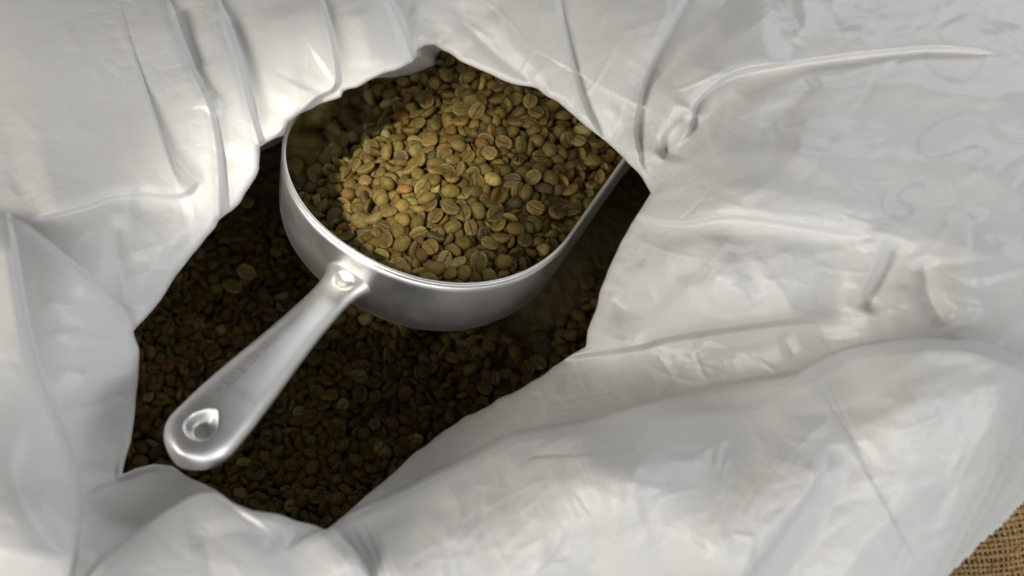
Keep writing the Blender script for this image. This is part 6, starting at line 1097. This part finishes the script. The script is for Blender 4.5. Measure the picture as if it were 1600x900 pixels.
695,-1002,-834,16,-26,108,108,696,-916,-827,-37,39,-39,98,719,-816,-819,-26,-37,108,99,705,-743,-818,4,-15,123,97,725,-662,-822,101,-36,53,103,688,-567,-841,-33,5,68,106,677,-442,-831,58,-21,-16,102,
725,-363,-811,29,-15,1,102,674,-258,-865,-3,1,-111,97,791,-1344,-820,48,-109,-45,97,786,-1262,-797,-28,-4,111,108,794,-1170,-811,15,9,-125,111,805,-1098,-824,52,2,-52,97,783,-993,-813,-3,63,45,101,
802,-949,-794,-50,38,-51,97,817,-824,-821,-15,-34,88,91,806,-732,-821,28,-4,-81,97,783,-644,-857,-3,-1,61,89,795,-565,-830,10,-69,-74,107,811,-461,-834,38,-49,32,96,791,-397,-832,62,91,-15,104,
806,-296,-853,-28,-31,106,99,777,-215,-871,3,3,117,108,872,-1278,-829,-14,-35,104,104,899,-1183,-817,-26,-43,-116,100,879,-1103,-824,-22,-32,82,110,867,-981,-817,37,27,-76,91,899,-894,-818,89,-64,-15,89,
880,-846,-824,15,60,96,90,873,-779,-820,-21,-23,-123,104,870,-653,-824,24,57,-108,107,860,-560,-837,49,-14,0,100,940,-439,-831,8,-33,111,100,862,-415,-840,-31,66,103,94,879,-311,-850,-39,1,-118,107,
883,-227,-861,15,35,96,100,901,-97,-862,33,-33,-76,95,824,-20,-877,-2,2,-67,109,1068,-1148,-838,0,-1,127,91,991,-1137,-822,30,9,63,111,968,-1009,-803,-3,-17,108,107,1003,-937,-821,15,-35,118,93,
998,-821,-806,28,7,-85,110,967,-751,-820,-111,-11,-14,96,984,-671,-825,-80,-52,36,92,954,-566,-843,22,17,-6,98,996,-494,-842,-59,-11,58,94,963,-383,-835,-46,90,7,101,968,-314,-857,-24,-30,120,92,
979,-226,-856,37,28,118,101,883,-157,-830,40,1,116,98,1028,-51,-852,95,-44,-62,110,910,114,-881,0,3,-73,100,1089,-1031,-837,0,0,-125,102,1117,-956,-837,-1,2,5,106,1069,-829,-824,-28,-23,11,102,
1099,-743,-831,7,36,-122,93,1051,-661,-780,-2,-120,-42,111,1068,-575,-832,49,14,-20,102,1066,-469,-852,5,-40,-112,87,1071,-409,-820,21,-122,-18,104,1060,-318,-839,-37,23,13,109,1077,-224,-852,-44,5,108,111,
1077,-145,-835,2,45,-113,110,1081,-56,-857,40,120,-1,98,1023,33,-871,13,37,120,90,1104,142,-883,1,2,-121,99,1158,193,-856,80,88,41,90,1248,-816,-818,1,105,-71,102,1183,-715,-849,-1,4,114,97,
1156,-604,-831,-48,44,-65,102,1179,-509,-845,-7,41,120,107,1160,-400,-853,-35,14,-16,101,1139,-332,-858,-33,-8,-109,88,1154,-306,-829,-28,18,-26,111,1201,-115,-855,102,18,1,101,1184,-75,-853,-118,-3,-14,104,
1227,43,-882,3,0,-124,89]
# the 300 that show largest
INDIV = [
706,681,357,756,705,54,754,377,755,786,874,679,752,892,553,693,739,820,671,740,836,682,464,691,80,721,789,855,870,517,806,723,497,901,785,808,722,445,883,724,
694,738,692,804,823,917,922,751,743,741,904,802,920,695,776,935,39,355,905,484,973,680,805,389,567,902,33,468,709,782,352,758,364,673,767,825,385,818,753,672,
861,35,924,736,835,356,486,49,871,772,711,906,512,854,580,975,821,696,748,702,366,745,909,737,858,919,584,707,699,130,887,585,732,897,980,766,410,826,866,127,
929,730,466,113,708,435,420,2124,467,791,792,757,697,432,470,869,769,345,400,726,2204,795,1981,784,816,487,872,770,552,744,824,888,765,2063,2125,916,817,10,482,801,
690,842,2008,529,451,955,131,2200,443,775,943,2089,129,810,962,750,859,1656,2181,2248,2068,531,819,669,646,837,563,1941,812,712,2396,1861,852,354,2032,868,358,771,799,788,
1722,555,841,698,879,61,896,953,977,2121,2262,725,520,461,2094,1594,811,940,411,885,768,822,126,851,2177,2366,1992,2076,908,941,683,670,982,860,833,2126,2092,2340,779,320,
774,847,570,882,884,489,749,1747,1021,2151,371,533,1555,2097,2265,918,390,889,368,734,382,927,800,2040,1785,2038,2034,1058,2381,1222,2411,1354,807,161,715,344,381,796,1630,1982,
1816,1364,2152,790,971,720,383,523,688,503,963,1327,2070,783,96,773,659,554,856,1721]
NBN = len(BEANS) // 7; N_SCOOP = 994
BEANS = np.array(BEANS, float).reshape(-1, 7)
POS = BEANS[:, :3] / 100.0
QUA = np.c_[np.sqrt(np.clip(1 - (BEANS[:, 3:6] ** 2).sum(1) / 16129.0, 0, 1)), BEANS[:, 3:6] / 127.0]
QUA = QUA / np.linalg.norm(QUA, axis=1)[:, None]
SCA = np.repeat(BEANS[:, 6:7] / 100.0, 3, 1) * 1.09
def mound(x, y):
    return -4.2 + 3.9 * np.exp(-(((x - 4.0) / 6.5) ** 2 + ((y - 4.5) / 5.5) ** 2))
IN_BAG = (np.arange(NBN) >= N_SCOOP) | ((POS @ RS)[:, 2] < -6.4)
POS[:, 2] += np.where(IN_BAG, mound(POS[:, 0], POS[:, 1]), 0)
# some of the beans lying on their flat face are turned over in place, so that the split shows
for i in np.where(RNG.uniform(size=NBN) < .38)[0]:
    w_, x_, y_, z_ = QUA[i]
    zax = np.array([2 * (x_ * z_ + w_ * y_), 2 * (y_ * z_ - w_ * x_), 1 - 2 * (x_ * x_ + y_ * y_)])
    if zax[2] > .35:
        POS[i] += zax * .26 * SCA[i, 0]; QUA[i] = (-x_, w_, z_, -y_)
KOF = RNG.integers(0, len(KINDS), NBN)
PAL = [palette() for _ in range(NBN)]
fine = []
for k_, prm in enumerate(KINDS):
    v, f, gr = bean_mesh('bean', 16, *prm)
    me = bpy.data.meshes.new('coffee_bean'); me.from_pydata([tuple(x * S) for x in v], [], f.tolist()); me.update()
    me.polygons.foreach_set('use_smooth', np.ones(len(me.polygons), bool))
    at = me.attributes.new('groove', 'FLOAT', 'POINT'); at.data.foreach_set('value', gr.astype(np.float32))
    me.materials.append(M_BEAN); fine.append(me)
def qmat(q):
    w, x, y, z = q
    return np.array([[1 - 2 * (y * y + z * z), 2 * (x * y - w * z), 2 * (x * z + w * y)], [2 * (x * y + w * z), 1 - 2 * (x * x + z * z), 2 * (y * z - w * x)], [2 * (x * z - w * y), 2 * (y * z + w * x), 1 - 2 * (x * x + y * y)]])
for i in INDIV:
    o = bpy.data.objects.new('coffee_bean', fine[KOF[i]])
    o.location = (POS[i] + OFF) * S; o.rotation_mode = 'QUATERNION'; o.rotation_quaternion = QUA[i]; o.scale = SCA[i]
    c, cn = PAL[i]; o.color = (*c, 1)
    tocam = CAM - OFF - POS[i]; tocam = tocam / np.linalg.norm(tocam)
    fz = -(qmat(QUA[i])[:, 2] @ tocam)
    face = 'crease side up' if fz > .45 else ('rounded back up' if fz < -.45 else 'tipped on edge')
    u, v, w = RS.T @ POS[i]
    if u > 5.2:
        where = 'at the far end of the scoop heap'
    elif v > 3.2: where = 'low beside the mirrored scoop wall'
    elif v < -4.2: where = 'along the straight scoop rim' if u > -1.5 else 'inside the front scoop rim'
    elif u < -4.2: where = 'inside the scoop rim above the handle'
    elif u < -1: where = 'on the scoop heap towards the handle'
    elif v > 0: where = 'on the sloping side of the scoop heap'
    else: where = 'at the middle of the scoop heap'
    grp = 'green coffee beans heaped in the scoop'
    if IN_BAG[i]:
        x, y, z = POS[i]; grp = 'green coffee beans lying in the bag'
        side = (x + 4.2) * .86 - (y + 7) * .51
        if side < 0:
            where = 'in the bag left of the scoop handle'
        elif y < -12:
            where = 'in the bag near the bottom fold'
        elif x > 5:
            where = 'in the bag right of the scoop bowl'
        else:
            where = 'in the bag right of the handle'
    tag(o, '%s coffee bean %s %s' % (cn, face, where), 'coffee bean', grp)
    COL.objects.link(o)
iset = set(INDIV)
low = [bean_mesh('bean', 8, *prm) for prm in KINDS]
VV, FF, GG, CC = [], [], [], []; nb0 = 0
for i in range(NBN):
    if i in iset or (not IN_BAG[i] and (RS.T @ POS[i])[2] < -4.95): continue
    v, f, gr = low[KOF[i]]
    VV.append((v * SCA[i]) @ qmat(QUA[i]).T + POS[i] + OFF); FF.append(f + nb0); nb0 += len(v); GG.append(gr)
    CC.append(np.tile(np.r_[PAL[i][0], 1], (len(v), 1)))
mass = mesh_obj('coffee_beans', np.vstack(VV), np.vstack(FF), M_BEANS)
at = mass.data.attributes.new('groove', 'FLOAT', 'POINT'); at.data.foreach_set('value', np.concatenate(GG).astype(np.float32))
at = mass.data.attributes.new('bean_colour', 'FLOAT_COLOR', 'POINT'); at.data.foreach_set('color', np.vstack(CC).astype(np.float32).ravel())
tag(mass, 'mass of dark green coffee beans filling the bag below the scoop', 'coffee beans', kind='stuff')
# the bed the topmost beans lie on: the same beans, deeper down, seen only as dark gaps
gx, gy = np.meshgrid(np.arange(-24, 22.1, 1.0), np.arange(-26, 16.1, 1.0), indexing='ij')
gz = -9.15 + .1 * np.sin(gx * 1.7) * np.cos(gy * 1.3) + mound(gx, gy)
n0, n1 = gx.shape; i_ = np.arange(n0 * n1).reshape(n0, n1)
M_BED, nt, b = material('bean_bed'); b.inputs['Base Color'].default_value = (.16, .12, .05, 1); b.inputs['Roughness'].default_value = .7
tc = nt.nodes.new('ShaderNodeNewGeometry'); vo = node(nt, 'ShaderNodeTexVoronoi', Scale=130); nt.links.new(tc.outputs['Position'], vo.inputs['Vector'])
bump(nt, b, vo.outputs['Distance'], 1, .003)
def heap_bed(u, v):
    left = np.clip((v - 1.0) / 5.2, 0, 1.12)
    return -2.05 - 4.5 * left * (1 - .3 * smooth((u - 4) / 4)) - .5 * smooth((-u - 4) / 4) + .6 * smooth((u - 4) / 5)
hu, hv = np.meshgrid(np.linspace(-7.2, 12, 40), np.linspace(-1, 1, 30), indexing='ij')
hv = hv * np.where(hu > 0, 7.1 * (1 + TB * np.maximum(hu, 0) / 9), 7.1 * np.sqrt(np.clip(1 - (hu / 7.25) ** 2, 0, 1)))
hb = (np.stack([hu, hv, np.maximum(heap_bed(hu, hv), -5.1)], -1).reshape(-1, 3)) @ RS.T + OFF
ih = np.arange(40 * 30).reshape(40, 30) + n0 * n1
BV = np.vstack([np.stack([gx, gy, gz + BASE_Z], -1).reshape(-1, 3), hb])
BF = np.vstack([np.stack([k_[:-1, :-1], k_[1:, :-1], k_[1:, 1:], k_[:-1, 1:]], -1).reshape(-1, 4) for k_ in (i_, ih)])
bed = mesh_obj('bean_bed', BV, BF, M_BED)
tag(bed, 'bed of coffee beans deeper down in the bag', 'coffee beans', kind='stuff')
